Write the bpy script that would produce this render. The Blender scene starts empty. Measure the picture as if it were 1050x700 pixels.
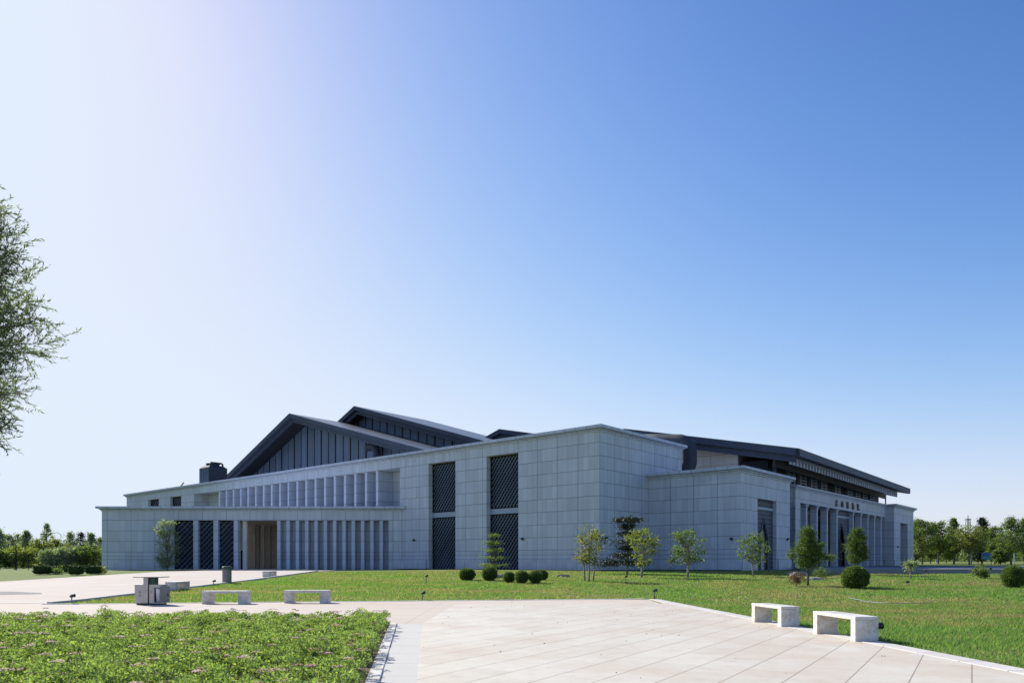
import bpy, bmesh, math, random
import numpy as np
from mathutils import Vector, Matrix
R = math.radians
sc = bpy.context.scene
col = sc.collection
# ------------------------------------------------------------------ camera, world, sun
FX, CX, HY, EYE = 755.0, 525.0, 576.5, 1.5
cam = bpy.data.objects.new('camera', bpy.data.cameras.new('camera')); col.objects.link(cam)
cam.location = (0, 0, EYE); cam.rotation_euler = (R(90), 0, 0)
cam.data.sensor_width = 36; cam.data.lens = 36*FX/1050
cam.data.shift_y = (HY-350)/1050
cam.data.clip_start = .1; cam.data.clip_end = 3000
sc.camera = cam
SUN_AZ, SUN_EL = -45.0, 34.0
w = bpy.data.worlds.new('World'); sc.world = w; w.use_nodes = True
nt = w.node_tree; nt.nodes.clear()
wo = nt.nodes.new('ShaderNodeOutputWorld'); bg = nt.nodes.new('ShaderNodeBackground')
sky = nt.nodes.new('ShaderNodeTexSky'); sky.sky_type = 'NISHITA'; sky.sun_disc = False
sky.sun_elevation = R(SUN_EL); sky.sun_rotation = R(SUN_AZ)
sky.altitude = 100; sky.air_density = 1.0; sky.dust_density = 0.6; sky.ozone_density = 3.0
bg.inputs['Strength'].default_value = .13
EXPO = .63
# deepen the blue away from the sun and roll the brightest part off softly, channel by channel
def wm(op, a, b):
    n = nt.nodes.new('ShaderNodeMath'); n.operation = op
    for i, v in enumerate((a, b)):
        if v is None: continue
        if isinstance(v, (int, float)): n.inputs[i].default_value = v
        else: nt.links.new(v, n.inputs[i])
    return n.outputs[0]
sp = nt.nodes.new('ShaderNodeSeparateColor'); nt.links.new(sky.outputs[0], sp.inputs[0])
cb = nt.nodes.new('ShaderNodeCombineColor')
for i, (k, p, m) in enumerate(((7.4, 2.18, .768), (3.85, 1.94, .854), (3.8, 2.1, .985))):
    x = wm('POWER', wm('MULTIPLY', sp.outputs[i], .13*2**.25), p)
    e = wm('SUBTRACT', 1.0, wm('EXPONENT', wm('MULTIPLY', x, -k), None))
    nt.links.new(wm('MULTIPLY', e, m/(.13*2**EXPO)), cb.inputs[i])
nt.links.new(cb.outputs[0], bg.inputs[0]); nt.links.new(bg.outputs[0], wo.inputs[0])
sun = bpy.data.objects.new('sun', bpy.data.lights.new('sun', 'SUN')); col.objects.link(sun)
sd = Vector((math.sin(R(SUN_AZ))*math.cos(R(SUN_EL)), math.cos(R(SUN_AZ))*math.cos(R(SUN_EL)), math.sin(R(SUN_EL))))
sun.rotation_euler = (-sd).to_track_quat('-Z', 'Y').to_euler()
sun.location = (-40, 40, 60)
sun.data.energy = 5.0; sun.data.angle = R(.53); sun.data.color = (1, .95, .87)
sc.view_settings.view_transform = 'Standard'; sc.view_settings.look = 'None'
sc.view_settings.exposure = EXPO; sc.view_settings.gamma = 1
sc.cycles.max_bounces = 6; sc.cycles.transparent_max_bounces = 8

rng = np.random.default_rng(7)

# ------------------------------------------------------------------ material helpers
class NT:
    def __init__(s, name):
        s.m = bpy.data.materials.new(name); s.m.use_nodes = True
        s.t = s.m.node_tree; s.t.nodes.clear()
        s.out = s.n('ShaderNodeOutputMaterial')
    def n(s, t, **k):
        x = s.t.nodes.new(t)
        for a, b in k.items(): setattr(x, a, b)
        return x
    def l(s, a, b): s.t.links.new(a, b)
    def put(s, v, sock):
        if isinstance(v, (int, float)): sock.default_value = v
        elif isinstance(v, (tuple, list)): sock.default_value = tuple(v)+((1,) if len(v) == 3 and len(sock.default_value) == 4 else ())
        else: s.l(v, sock)
    def m_(s, op, a, b=None, c=None, clamp=False):
        x = s.n('ShaderNodeMath', operation=op); x.use_clamp = clamp
        s.put(a, x.inputs[0])
        if b is not None: s.put(b, x.inputs[1])
        if c is not None: s.put(c, x.inputs[2])
        return x.outputs[0]
    def mix(s, f, a, b, bt='MIX'):
        x = s.n('ShaderNodeMix', data_type='RGBA', blend_type=bt)
        s.put(f, x.inputs[0]); s.put(a, x.inputs[6]); s.put(b, x.inputs[7])
        return x.outputs[2]
    def obj(s): return s.n('ShaderNodeTexCoord').outputs['Object']
    def noise(s, vec, scale, detail=3, rough=.55, dims='3D'):
        x = s.n('ShaderNodeTexNoise', noise_dimensions=dims)
        if vec is not None: s.l(vec, x.inputs['Vector'])
        x.inputs['Scale'].default_value = scale; x.inputs['Detail'].default_value = detail
        x.inputs['Roughness'].default_value = rough
        return x.outputs[0]
    def ramp(s, f, stops):
        x = s.n('ShaderNodeValToRGB'); s.put(f, x.inputs[0])
        e = x.color_ramp.elements
        while len(e) < len(stops): e.new(.5)
        for i, (p, c) in enumerate(stops):
            e[i].position = p; e[i].color = tuple(c)+(1,) if not isinstance(c, (int, float)) else (c, c, c, 1)
        return x.outputs[0]
    def mapr(s, f, a, b, c, d):
        x = s.n('ShaderNodeMapRange'); s.put(f, x.inputs[0])
        for i, v in enumerate((a, b, c, d)): x.inputs[i+1].default_value = v
        return x.outputs[0]
    def scale(s, vec, sx, sy, sz):
        x = s.n('ShaderNodeMapping'); s.l(vec, x.inputs[0]); x.inputs['Scale'].default_value = (sx, sy, sz)
        return x.outputs[0]
    def bsdf(s, colr, rough=.7, metal=0, spec=.5, bump=None, bd=.02, bs=.4):
        b = s.n('ShaderNodeBsdfPrincipled')
        s.put(colr, b.inputs['Base Color']); s.put(rough, b.inputs['Roughness']); s.put(metal, b.inputs['Metallic'])
        b.inputs['Specular IOR Level'].default_value = spec
        if bump is not None:
            bp = s.n('ShaderNodeBump'); s.l(bump, bp.inputs['Height'])
            bp.inputs['Distance'].default_value = bd; bp.inputs['Strength'].default_value = bs
            s.l(bp.outputs[0], b.inputs['Normal'])
        s.l(b.outputs[0], s.out.inputs[0])
        return b

def line(N, v, period, width, off=0.0):
    # 1 on a joint line
    a = N.m_('MULTIPLY_ADD', v, 1/period, -off/period+1000.0)
    f = N.m_('FRACT', a)
    d = N.m_('ABSOLUTE', N.m_('SUBTRACT', f, .5))
    return N.m_('GREATER_THAN', d, .5-width/period/2)

def at_level(N, z, lev, width):
    return N.m_('LESS_THAN', N.m_('ABSOLUTE', N.m_('SUBTRACT', z, lev)), width/2)

def stone_mat(name, colr, majp=2.4, minp=.6, var=.075, dirt=.6):
    N = NT(name); P = N.obj()
    sx = N.n('ShaderNodeSeparateXYZ'); N.l(P, sx.inputs[0])
    nn = N.n('ShaderNodeSeparateXYZ'); N.l(N.n('ShaderNodeTexCoord').outputs['Normal'], nn.inputs[0])
    isx = N.m_('GREATER_THAN', N.m_('ABSOLUTE', nn.outputs[0]), .6)
    isz = N.m_('GREATER_THAN', N.m_('ABSOLUTE', nn.outputs[2]), .8)
    h = N.m_('ADD', N.m_('MULTIPLY', sx.outputs[1], isx), N.m_('MULTIPLY', sx.outputs[0], N.m_('SUBTRACT', 1, isx)))
    z = sx.outputs[2]
    maj = line(N, h, majp, .055); mn = line(N, h, minp, .022)
    up = N.m_('GREATER_THAN', z, 2.3)
    hz = N.m_('MULTIPLY', line(N, z, 1.2, .055, 2.7-1.2), up)
    hz = N.m_('MAXIMUM', hz, at_level(N, z, 1.85, .055)); hz = N.m_('MAXIMUM', hz, at_level(N, z, 2.25, .05))
    big = N.m_('MAXIMUM', maj, hz)
    notz = N.m_('SUBTRACT', 1, isz)
    big = N.m_('MULTIPLY', big, notz); mn = N.m_('MULTIPLY', mn, notz)
    # slab to slab variation
    cell = N.n('ShaderNodeCombineXYZ')
    N.l(N.m_('FLOOR', N.m_('MULTIPLY', h, 1/minp)), cell.inputs[0]); N.l(N.m_('FLOOR', N.m_('MULTIPLY_ADD', z, 1/1.2, -.25)), cell.inputs[1])
    N.l(isx, cell.inputs[2])
    wn = N.n('ShaderNodeTexWhiteNoise', noise_dimensions='3D'); N.l(cell.outputs[0], wn.inputs[0])
    v = N.mapr(wn.outputs[0], 0, 1, 1-var, 1+var)
    streak = N.noise(N.scale(P, 2.2, 2.2, .12), 1.0, 4, .6)
    v2 = N.mapr(streak, .25, .75, 1-.16*dirt, 1+.10*dirt)
    fine = N.mapr(N.noise(P, 18, 3, .7), .3, .7, .94, 1.06)
    blot = N.mapr(N.noise(P, .35, 3, .5), .3, .7, .95, 1.05)
    # rain stains just under the top edge and splash dirt near the ground
    low = N.mapr(N.m_('ADD', z, N.m_('MULTIPLY', N.noise(P, 1.5, 4), .8)), .9, 1.7, .84, 1.0)
    tot = N.m_('MULTIPLY', N.m_('MULTIPLY', N.m_('MULTIPLY', v, v2), N.m_('MULTIPLY', fine, blot)), low)
    cc = N.n('ShaderNodeCombineXYZ')
    vm = N.n('ShaderNodeVectorMath', operation='SCALE'); vm.inputs[0].default_value = colr; N.l(tot, vm.inputs['Scale'])
    c = N.mix(N.m_('MULTIPLY', mn, .38), vm.outputs[0], (.09, .09, .095))
    c = N.mix(N.m_('MULTIPLY', big, .54), c, (.05, .05, .055))
    hgt = N.m_('SUBTRACT', 1, N.m_('MAXIMUM', big, mn))
    N.bsdf(c, .62, bump=hgt, bd=.01, bs=.5)
    return N.m

def plain(name, colr, rough=.6, metal=0, var=.12, sc_=3.0, spec=.5, bump=0):
    N = NT(name); P = N.obj()
    f = N.noise(P, sc_, 4, .6)
    v = N.mapr(f, .25, .75, 1-var, 1+var)
    vm = N.n('ShaderNodeVectorMath', operation='SCALE'); vm.inputs[0].default_value = colr; N.l(v, vm.inputs['Scale'])
    N.bsdf(vm.outputs[0], rough, metal, spec, bump=(N.noise(P, sc_*6, 4) if bump else None), bd=bump or .01)
    return N.m

def leafmat(name, stops, trans=.35, rough=.55, spec=.3):
    N = NT(name)
    g = N.n('ShaderNodeNewGeometry')
    c = N.ramp(g.outputs['Random Per Island'], stops)
    b = N.n('ShaderNodeBsdfPrincipled'); N.l(c, b.inputs['Base Color']); b.inputs['Roughness'].default_value = rough
    b.inputs['Specular IOR Level'].default_value = spec
    t = N.n('ShaderNodeBsdfTranslucent')
    tc = N.mix(1.0, c, (1.5, 1.7, .55, 1), 'MULTIPLY'); N.l(tc, t.inputs[0])
    mx = N.n('ShaderNodeMixShader'); mx.inputs[0].default_value = trans
    N.l(b.outputs[0], mx.inputs[1]); N.l(t.outputs[0], mx.inputs[2]); N.l(mx.outputs[0], N.out.inputs[0])
    return N.m

def seam_metal(name, colr, axis, period, width, rough, dark=.45, metal=.0, var=.1, lightseam=False):
    N = NT(name); P = N.obj(); s = N.n('ShaderNodeSeparateXYZ'); N.l(P, s.inputs[0])
    ln = line(N, s.outputs[axis], period, width)
    cell = N.m_('FLOOR', N.m_('MULTIPLY', s.outputs[axis], 1/period))
    wn = N.n('ShaderNodeTexWhiteNoise', noise_dimensions='1D'); N.l(cell, wn.inputs['W'])
    v = N.m_('MULTIPLY', N.mapr(wn.outputs[0], 0, 1, 1-var, 1+var), N.mapr(N.noise(N.scale(P, .6, .6, .15), 1.5, 4), .25, .75, .85, 1.15))
    vm = N.n('ShaderNodeVectorMath', operation='SCALE'); vm.inputs[0].default_value = colr; N.l(v, vm.inputs['Scale'])
    c = N.mix(ln, vm.outputs[0], tuple(x*dark for x in colr))
    N.bsdf(c, N.mapr(N.noise(P, 2.0, 3), .3, .7, rough-.06, rough+.08), metal, .5, bump=ln, bd=.03, bs=.6)
    return N.m

M = {}
STONE = (.475, .53, .61)
M['stone'] = stone_mat('stone_cladding', STONE)
M['stone_wing'] = stone_mat('stone_cladding_wing', STONE, 2.7, .675)
M['porch'] = plain('porch_stone_lit', (.60, .565, .535), .8, 0, .10, 1.5, .3)  # building stone made paler and warmer, bounced light put into the colour
M['fin'] = stone_mat('stone_fin', (.47, .53, .64), 50, 50, .04)
M['stone_warm'] = stone_mat('stone_warm', (.50, .49, .48), 3.6, .9, .03)
M['cornice'] = stone_mat('stone_cornice', (.46, .52, .63), 1.2, 1.2, .04)
M['roof'] = seam_metal('roof_metal', (.15, .17, .20), 1, .6, .05, .38, .5, .55)
M['roof_x'] = seam_metal('roof_metal_front', (.15, .17, .20), 0, .6, .05, .38, .5, .55)
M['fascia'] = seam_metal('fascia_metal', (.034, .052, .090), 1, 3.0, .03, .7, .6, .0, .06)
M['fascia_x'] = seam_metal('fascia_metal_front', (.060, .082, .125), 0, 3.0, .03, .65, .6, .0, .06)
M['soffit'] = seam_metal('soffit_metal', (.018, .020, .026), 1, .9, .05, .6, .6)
M['panel'] = seam_metal('gable_panel', (.095, .14, .22), 1, 1.15, .03, .6, .4, .0, .14)
M['rib'] = plain('rib_metal', (.010, .011, .014), .7, spec=.2)
M['lattice'] = plain('lattice_metal', (.10, .14, .20), .6, .0, .1, 1.0)
M['latdark'] = plain('lattice_dark', (.065, .092, .14), .65, .0, .1)
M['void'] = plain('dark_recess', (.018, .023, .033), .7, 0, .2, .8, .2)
M['glass'] = plain('dark_glass', (.010, .013, .018), .12, 0, .1, .5, .6)
M['lightmetal'] = plain('pale_metal', (.28, .35, .45), .5, .1, .08)
M['eavegrey'] = plain('eave_grey', (.38, .45, .58), .6)
M['postgrey'] = plain('post_grey', (.11, .14, .19), .6)
M['tanboard'] = seam_metal('tan_board', (.19, .185, .18), 2, .3, .03, .7, .5)
M['machine'] = plain('machine_paint', (.030, .040, .060), .8, 0, .2, 2)
M['machine_lit'] = plain('machine_lit_side', (.055, .085, .13), .75, 0, .2, 2)  # paler copy of the machine paint, light on the left face coloured in
M['letter'] = plain('letter_bronze', (.035, .03, .028), .4, .5)
M['steel'] = plain('brushed_steel', (.40, .39, .40), .35, .65, .1, 6)
M['steeldark'] = plain('grey_steel', (.17, .17, .19), .4, .5, .1, 6)
M['greenpaint'] = plain('dark_green_paint', (.015, .06, .05), .4)
M['teal'] = plain('teal_print', (.03, .28, .25), .5)
M['inkdark'] = plain('dark_print', (.05, .05, .055), .5)
M['whiteplastic'] = plain('white_liner', (.88, .90, .90), .5)
M['black'] = plain('black_plastic', (.02, .02, .02), .5)
M['rock'] = plain('rock', (.27, .24, .21), .9, 0, .35, 1.6, .3, .05)
M['bark'] = plain('bark', (.13, .11, .095), .95, 0, .35, 9, .2, .02)
M['bark_pale'] = plain('bark_pale', (.27, .25, .23), .9, 0, .3, 9, .2, .02)
M['bark_dark'] = plain('bark_dark', (.055, .045, .04), .95, 0, .3, 9, .2, .02)
M['soil'] = plain('soil', (.11, .078, .055), .95, 0, .35, 5, .2, .03)
M['hose'] = plain('hose_rubber', (.20, .26, .27), .6)

def bench_stone():
    N = NT('bench_marble'); P = N.obj()
    n1 = N.noise(P, 5, 6, .65); n2 = N.noise(N.scale(P, 1, 1, 2.5), 2.3, 5, .7)
    c = N.ramp(n2, [(.30, (.44, .37, .30)), (.46, (.60, .56, .51)), (.6, (.70, .68, .65))])
    v = N.n('ShaderNodeTexNoise'); N.l(P, v.inputs['Vector']); v.inputs['Scale'].default_value = 1.8; v.inputs['Detail'].default_value = 6; v.inputs['Distortion'].default_value = 2.0
    vein = N.m_('LESS_THAN', N.m_('ABSOLUTE', N.m_('SUBTRACT', v.outputs[0], .5)), .012)
    c = N.mix(N.m_('MULTIPLY', vein, .45), c, (.28, .25, .22))
    c = N.mix(N.m_('MULTIPLY', n1, .18), c, (.34, .30, .27))
    N.bsdf(c, .5, bump=n1, bd=.004)
    return N.m
M['bench'] = bench_stone()

def rot2(N, P, ang):
    s = N.n('ShaderNodeMapping'); s.vector_type = 'POINT'; N.l(P, s.inputs[0]); s.inputs['Rotation'].default_value = (0, 0, ang)
    x = N.n('ShaderNodeSeparateXYZ'); N.l(s.outputs[0], x.inputs[0]); return x.outputs[0], x.outputs[1], s.outputs[0]

def tile_mat():
    N = NT('plaza_tiles'); P = N.obj()
    a, b, rv = rot2(N, P, R(32.0))     # a: across the long joints, b: along them
    ja = line(N, a, .66, .016)
    row = N.m_('FLOOR', N.m_('MULTIPLY', a, 1/.66))
    sh = N.m_('MULTIPLY', N.m_('FRACT', N.m_('MULTIPLY', row, .5)), 1.3)
    b2 = N.m_('ADD', b, sh)
    jb = line(N, b2, 1.3, .010)
    cell = N.n('ShaderNodeCombineXYZ'); N.l(row, cell.inputs[0]); N.l(N.m_('FLOOR', N.m_('MULTIPLY', b2, 1/1.3)), cell.inputs[1])
    wn = N.n('ShaderNodeTexWhiteNoise', noise_dimensions='2D'); N.l(cell.outputs[0], wn.inputs[0])
    base = N.ramp(wn.outputs[0], [(0, (.53, .485, .400)), (.4, (.555, .518, .438)), (1, (.585, .552, .472))])
    st = N.noise(N.scale(P, 1, 1, 1), .55, 5, .6)
    base = N.mix(N.mapr(st, .46, .72, 0, .65), base, (.46, .36, .27))
    st2 = N.noise(P, 3.2, 5, .65)
    base = N.mix(N.mapr(st2, .50, .75, 0, .55), base, (.44, .37, .30))
    edge = N.m_('MULTIPLY', N.noise(P, 1.1, 3), .5)
    fine = N.noise(P, 60, 2, .7)
    base = N.mix(N.mapr(fine, .3, .7, 0, .12), base, (.33, .30, .28))
    side = N.n('ShaderNodeSeparateXYZ'); N.l(P, side.inputs[0])
    base = N.mix(N.m_('MULTIPLY', N.mapr(side.outputs[0], 1.0, 7.0, 0, .45), N.mapr(N.noise(P, .9, 4), .38, .6, 0, 1)), base, (.47, .36, .26))
    base = N.mix(N.m_('MULTIPLY', ja, .75), base, (.17, .13, .105))
    base = N.mix(N.m_('MULTIPLY', jb, .45), base, (.24, .19, .16))
    N.bsdf(base, .62, bump=N.m_('SUBTRACT', 1, N.m_('MAXIMUM', ja, jb)), bd=.006)
    return N.m
M['tile'] = tile_mat()

def concrete_mat(name, c1, c2, pink, joints=None):
    N = NT(name); P = N.obj()
    a = N.noise(P, .12, 5, .6); b = N.noise(N.scale(P, .12, 1.2, 1), 1.0, 5, .6); f = N.noise(P, 30, 3, .7)
    c = N.mix(N.mapr(a, .35, .65, 0, 1), c1, c2)
    c = N.mix(N.mapr(b, .5, .72, 0, .6), c, pink)
    c = N.mix(N.mapr(N.noise(P, 1.7, 5, .7), .58, .75, 0, .35), c, (.34, .30, .27))
    c = N.mix(N.mapr(f, .3, .7, 0, .14), c, (.3, .28, .26))
    if joints:
        s = N.n('ShaderNodeSeparateXYZ'); N.l(P, s.inputs[0])
        j = N.m_('MAXIMUM', line(N, s.outputs[1], joints[0], .02), line(N, s.outputs[0], joints[1], .02))
        c = N.mix(N.m_('MULTIPLY', j, .45), c, (.2, .17, .15))
    N.bsdf(c, .92, spec=.12, bump=f, bd=.003)
    return N.m
M['path'] = concrete_mat('path_concrete', (.51, .445, .375), (.55, .49, .425), (.44, .37, .31), (1.3, 2.6))
M['forecourt'] = concrete_mat('forecourt_concrete', (.49, .435, .38), (.53, .48, .43), (.42, .335, .285), (4.0, 4.0))
M['strip'] = concrete_mat('smooth_border', (.49, .48, .455), (.54, .53, .50), (.48, .46, .42), (1.2, 50))
M['curb'] = concrete_mat('curb_stone', (.52, .50, .475), (.60, .585, .56), (.45, .41, .37), (1.0, 50))
M['platform'] = concrete_mat('platform_granite', (.21, .22, .25), (.26, .27, .30), (.22, .21, .22), (1.2, 1.2))
M['gravel'] = plain('asphalt_patch', (.20, .20, .20), .95, 0, .3, 12, .2)

def grass_ground():
    N = NT('lawn_turf'); P = N.obj()
    big = N.noise(P, .10, 4, .6); mid = N.noise(P, .8, 5, .65); fin = N.noise(P, 14, 4, .75)
    c = N.mix(N.mapr(mid, .35, .65, 0, 1), (.145, .215, .062), (.20, .27, .085))
    c = N.mix(N.mapr(big, .45, .68, 0, .75), c, (.24, .25, .09))
    dry = N.noise(N.scale(P, .5, 1.3, 1), .55, 5, .7)
    c = N.mix(N.mapr(dry, .50, .68, 0, .8), c, (.34, .27, .17))
    c = N.mix(N.mapr(fin, .35, .7, .55, 0), c, (.06, .10, .022))
    N.bsdf(c, .95, spec=.1, bump=fin, bd=.05, bs=1)
    return N.m
M['turf'] = grass_ground()
def blade_mat():
    N = NT('grass_blade'); g_ = N.n('ShaderNodeNewGeometry'); P = N.obj()
    r = g_.outputs['Random Per Island']
    lush = N.ramp(r, [(0, (.075, .155, .042)), (.4, (.125, .235, .058)), (.8, (.195, .31, .085)), (1, (.28, .36, .12))])
    dry = N.ramp(r, [(0, (.17, .17, .07)), (.4, (.27, .24, .12)), (.8, (.36, .29, .18)), (1, (.42, .35, .24))])
    a = N.noise(N.scale(P, .45, 1.0, 1), .45, 5, .72); b = N.noise(P, .11, 3, .55)
    m = N.mapr(N.m_('ADD', a, N.m_('MULTIPLY', b, .5)), .68, .87, .05, .95)
    sp_ = N.m_('LESS_THAN', N.m_('FRACT', N.m_('MULTIPLY', r, 37.13)), m)
    c = N.mix(sp_, lush, dry)
    c = N.mix(N.mapr(N.noise(P, .9, 4, .7), .52, .72, 0, .55), c, (.05, .11, .035))
    b_ = N.n('ShaderNodeBsdfPrincipled'); N.l(c, b_.inputs['Base Color']); b_.inputs['Roughness'].default_value = .6; b_.inputs['Specular IOR Level'].default_value = .25
    t = N.n('ShaderNodeBsdfTranslucent'); N.l(N.mix(1.0, c, (1.35, 1.5, .7, 1), 'MULTIPLY'), t.inputs[0])
    mx = N.n('ShaderNodeMixShader'); mx.inputs[0].default_value = .48
    N.l(b_.outputs[0], mx.inputs[1]); N.l(t.outputs[0], mx.inputs[2]); N.l(mx.outputs[0], N.out.inputs[0]); return N.m
M['blade'] = blade_mat()
M['leaf_willow'] = leafmat('willow_leaf', [(0, (.08, .11, .075)), (.6, (.13, .17, .11)), (1, (.24, .27, .16))], .35)
M['leaf_green'] = leafmat('green_leaf', [(0, (.05, .085, .03)), (.5, (.095, .14, .045)), (1, (.18, .22, .07))], .45)
M['leaf_mid'] = leafmat('mid_green_leaf', [(0, (.06, .095, .04)), (.5, (.11, .155, .06)), (1, (.19, .235, .09))], .45)
M['leaf_yellow'] = leafmat('yellow_green_leaf', [(0, (.085, .115, .04)), (.5, (.155, .185, .06)), (1, (.27, .28, .10))], .45)
M['leaf_autumn'] = leafmat('autumn_leaf', [(0, (.10, .13, .05)), (.5, (.18, .20, .08)), (.85, (.27, .24, .11)), (1, (.32, .20, .11))], .35)
M['leaf_silver'] = leafmat('silver_leaf', [(0, (.13, .165, .12)), (.5, (.20, .24, .18)), (1, (.32, .36, .28))], .40)
M['leaf_dark'] = leafmat('dark_needle', [(0, (.012, .024, .017)), (.5, (.022, .042, .026)), (1, (.05, .075, .035))], .12)
M['leaf_topiary'] = leafmat('topiary_leaf', [(0, (.045, .080, .018)), (.5, (.085, .140, .028)), (1, (.17, .22, .055))], .30)
M['leaf_hedge'] = leafmat('hedge_leaf', [(0, (0.016, 0.036, 0.016)), (.5, (0.029, 0.060, 0.021)), (1, (0.058, 0.098, 0.029))], .15)
M['leaf_brown'] = leafmat('bronze_leaf', [(0, (.07, .055, .045)), (.5, (.14, .09, .07)), (1, (.30, .13, .08))], .2)
M['leaf_sedum'] = leafmat('sedum_leaf', [(0, (.115, .165, .08)), (.45, (.205, .275, .13)), (.9, (.30, .37, .19)), (1, (.42, .43, .14))], .42, .8, .15)
def head_mat():
    N = NT('sedum_flower'); P = N.obj()
    v = N.n('ShaderNodeTexVoronoi'); N.l(N.scale(P, 1, 1, .2), v.inputs['Vector']); v.inputs['Scale'].default_value = 4.5
    s_ = N.n('ShaderNodeSeparateColor'); N.l(v.outputs['Color'], s_.inputs[0])
    c = N.ramp(s_.outputs[0], [(0, (.34, .22, .11)), (.5, (.48, .33, .19)), (.7, (.50, .33, .22)), (.85, (.58, .36, .33)), (.95, (.66, .47, .45)), (1, (.42, .08, .15))])
    c = N.mix(N.mapr(N.n('ShaderNodeNewGeometry').outputs['Random Per Island'], 0, 1, 0, .35), c, (.30, .22, .14))
    N.bsdf(c, .8); return N.m
M['sedum_flower'] = head_mat()
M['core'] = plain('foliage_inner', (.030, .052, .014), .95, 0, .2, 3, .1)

# ------------------------------------------------------------------ object helpers
def tag(o, label=None, cat=None, group=None, kind=None):
    if label: o['label'] = label
    if cat: o['category'] = cat
    if group: o['group'] = group
    if kind: o['kind'] = kind
    return o
def empty(name, loc, rz=0, label=None, cat=None, group=None):
    o = bpy.data.objects.new(name, None); col.objects.link(o); o.empty_display_size = .3
    o.location = loc; o.rotation_euler = (0, 0, rz)
    return tag(o, label, cat, group)
def link(name, me, mat, parent=None, smooth=False):
    o = bpy.data.objects.new(name, me); col.objects.link(o)
    if mat is not None: me.materials.append(M[mat] if isinstance(mat, str) else mat)
    if parent: o.parent = parent
    if smooth:
        me.polygons.foreach_set('use_smooth', [True]*len(me.polygons))
    return o
def npmesh(name, V, F):
    V = np.asarray(V, np.float32); F = np.asarray(F, np.int32)
    me = bpy.data.meshes.new(name); k = F.shape[1]
    me.vertices.add(len(V)); me.vertices.foreach_set('co', V.ravel())
    me.loops.add(F.size); me.loops.foreach_set('vertex_index', F.ravel())
    me.polygons.add(len(F)); me.polygons.foreach_set('loop_start', np.arange(0, F.size, k, dtype=np.int32))
    me.update(calc_edges=True); me.validate()
    return me
class MB:
    """collects polygons; build() links them as ONE mesh object"""
    def __init__(s): s.v = []; s.f = []
    def poly(s, pts): 
        i = len(s.v); s.v += [tuple(p) for p in pts]; s.f.append(tuple(range(i, i+len(pts))))
    def box(s, x0, x1, y0, y1, z0, z1, f=None):
        c = [(x, y, z) for x in (x0, x1) for y in (y0, y1) for z in (z0, z1)]
        if f: c = [f(*p) for p in c]
        i = len(s.v); s.v += [tuple(p) for p in c]
        for q in ((0, 1, 3, 2), (4, 6, 7, 5), (0, 4, 5, 1), (2, 3, 7, 6), (0, 2, 6, 4), (1, 5, 7, 3)):
            s.f.append(tuple(i+k for k in q))
        return s
    def prism(s, poly, off):     # poly: list of 3D pts, extruded by vector off
        n = len(poly); i = len(s.v)
        s.v += [tuple(p) for p in poly]+[tuple(Vector(p)+Vector(off)) for p in poly]
        s.f.append(tuple(range(i, i+n))); s.f.append(tuple(range(i+2*n-1, i+n-1, -1)))
        for k in range(n):
            a, b = i+k, i+(k+1) % n
            s.f.append((a, b, b+n, a+n))
        return s
    def tube(s, pts, rads, n=8, cap=True):
        pts = [Vector(p) for p in pts]
        if isinstance(rads, (int, float)): rads = [rads]*len(pts)
        prev = None; rings = []
        for k, p in enumerate(pts):
            d = (pts[min(k+1, len(pts)-1)]-pts[max(k-1, 0)]).normalized()
            if prev is None:
                u = d.orthogonal().normalized()
            else:
                u = (prev-d*prev.dot(d)).normalized()
            prev = u; w_ = d.cross(u); i = len(s.v)
            for j in range(n):
                a = 2*math.pi*j/n
                s.v.append(tuple(p+(u*math.cos(a)+w_*math.sin(a))*rads[k]))
            rings.append(i)
        for a, b in zip(rings, rings[1:]):
            for j in range(n):
                s.f.append((a+j, a+(j+1) % n, b+(j+1) % n, b+j))
        if cap:
            s.f.append(tuple(range(rings[0]+n-1, rings[0]-1, -1))); s.f.append(tuple(range(rings[-1], rings[-1]+n)))
        return s
    def lathe(s, prof, n=24, c=(0, 0, 0)):
        rings = []
        for r, z in prof:
            i = len(s.v); rings.append(i)
            for j in range(n):
                a = 2*math.pi*j/n; s.v.append((c[0]+r*math.cos(a), c[1]+r*math.sin(a), c[2]+z))
        for a, b in zip(rings, rings[1:]):
            for j in range(n): s.f.append((a+j, a+(j+1) % n, b+(j+1) % n, b+j))
        s.f.append(tuple(range(rings[0]+n-1, rings[0]-1, -1))); s.f.append(tuple(range(rings[-1], rings[-1]+n)))
        return s
    def build(s, name, mat, parent=None, bevel=0, smooth=False, merge=False):
        me = bpy.data.meshes.new(name); me.from_pydata(s.v, [], s.f); me.update()
        bm = bmesh.new(); bm.from_mesh(me)
        if merge: bmesh.ops.remove_doubles(bm, verts=bm.verts, dist=.0005)
        bmesh.ops.recalc_face_normals(bm, faces=bm.faces); bm.to_mesh(me); bm.free()
        o = link(name, me, mat, parent, smooth)
        if bevel:
            b = o.modifiers.new('bevel', 'BEVEL'); b.width = bevel; b.segments = 2; b.limit_method = 'ANGLE'
        return o

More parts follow.
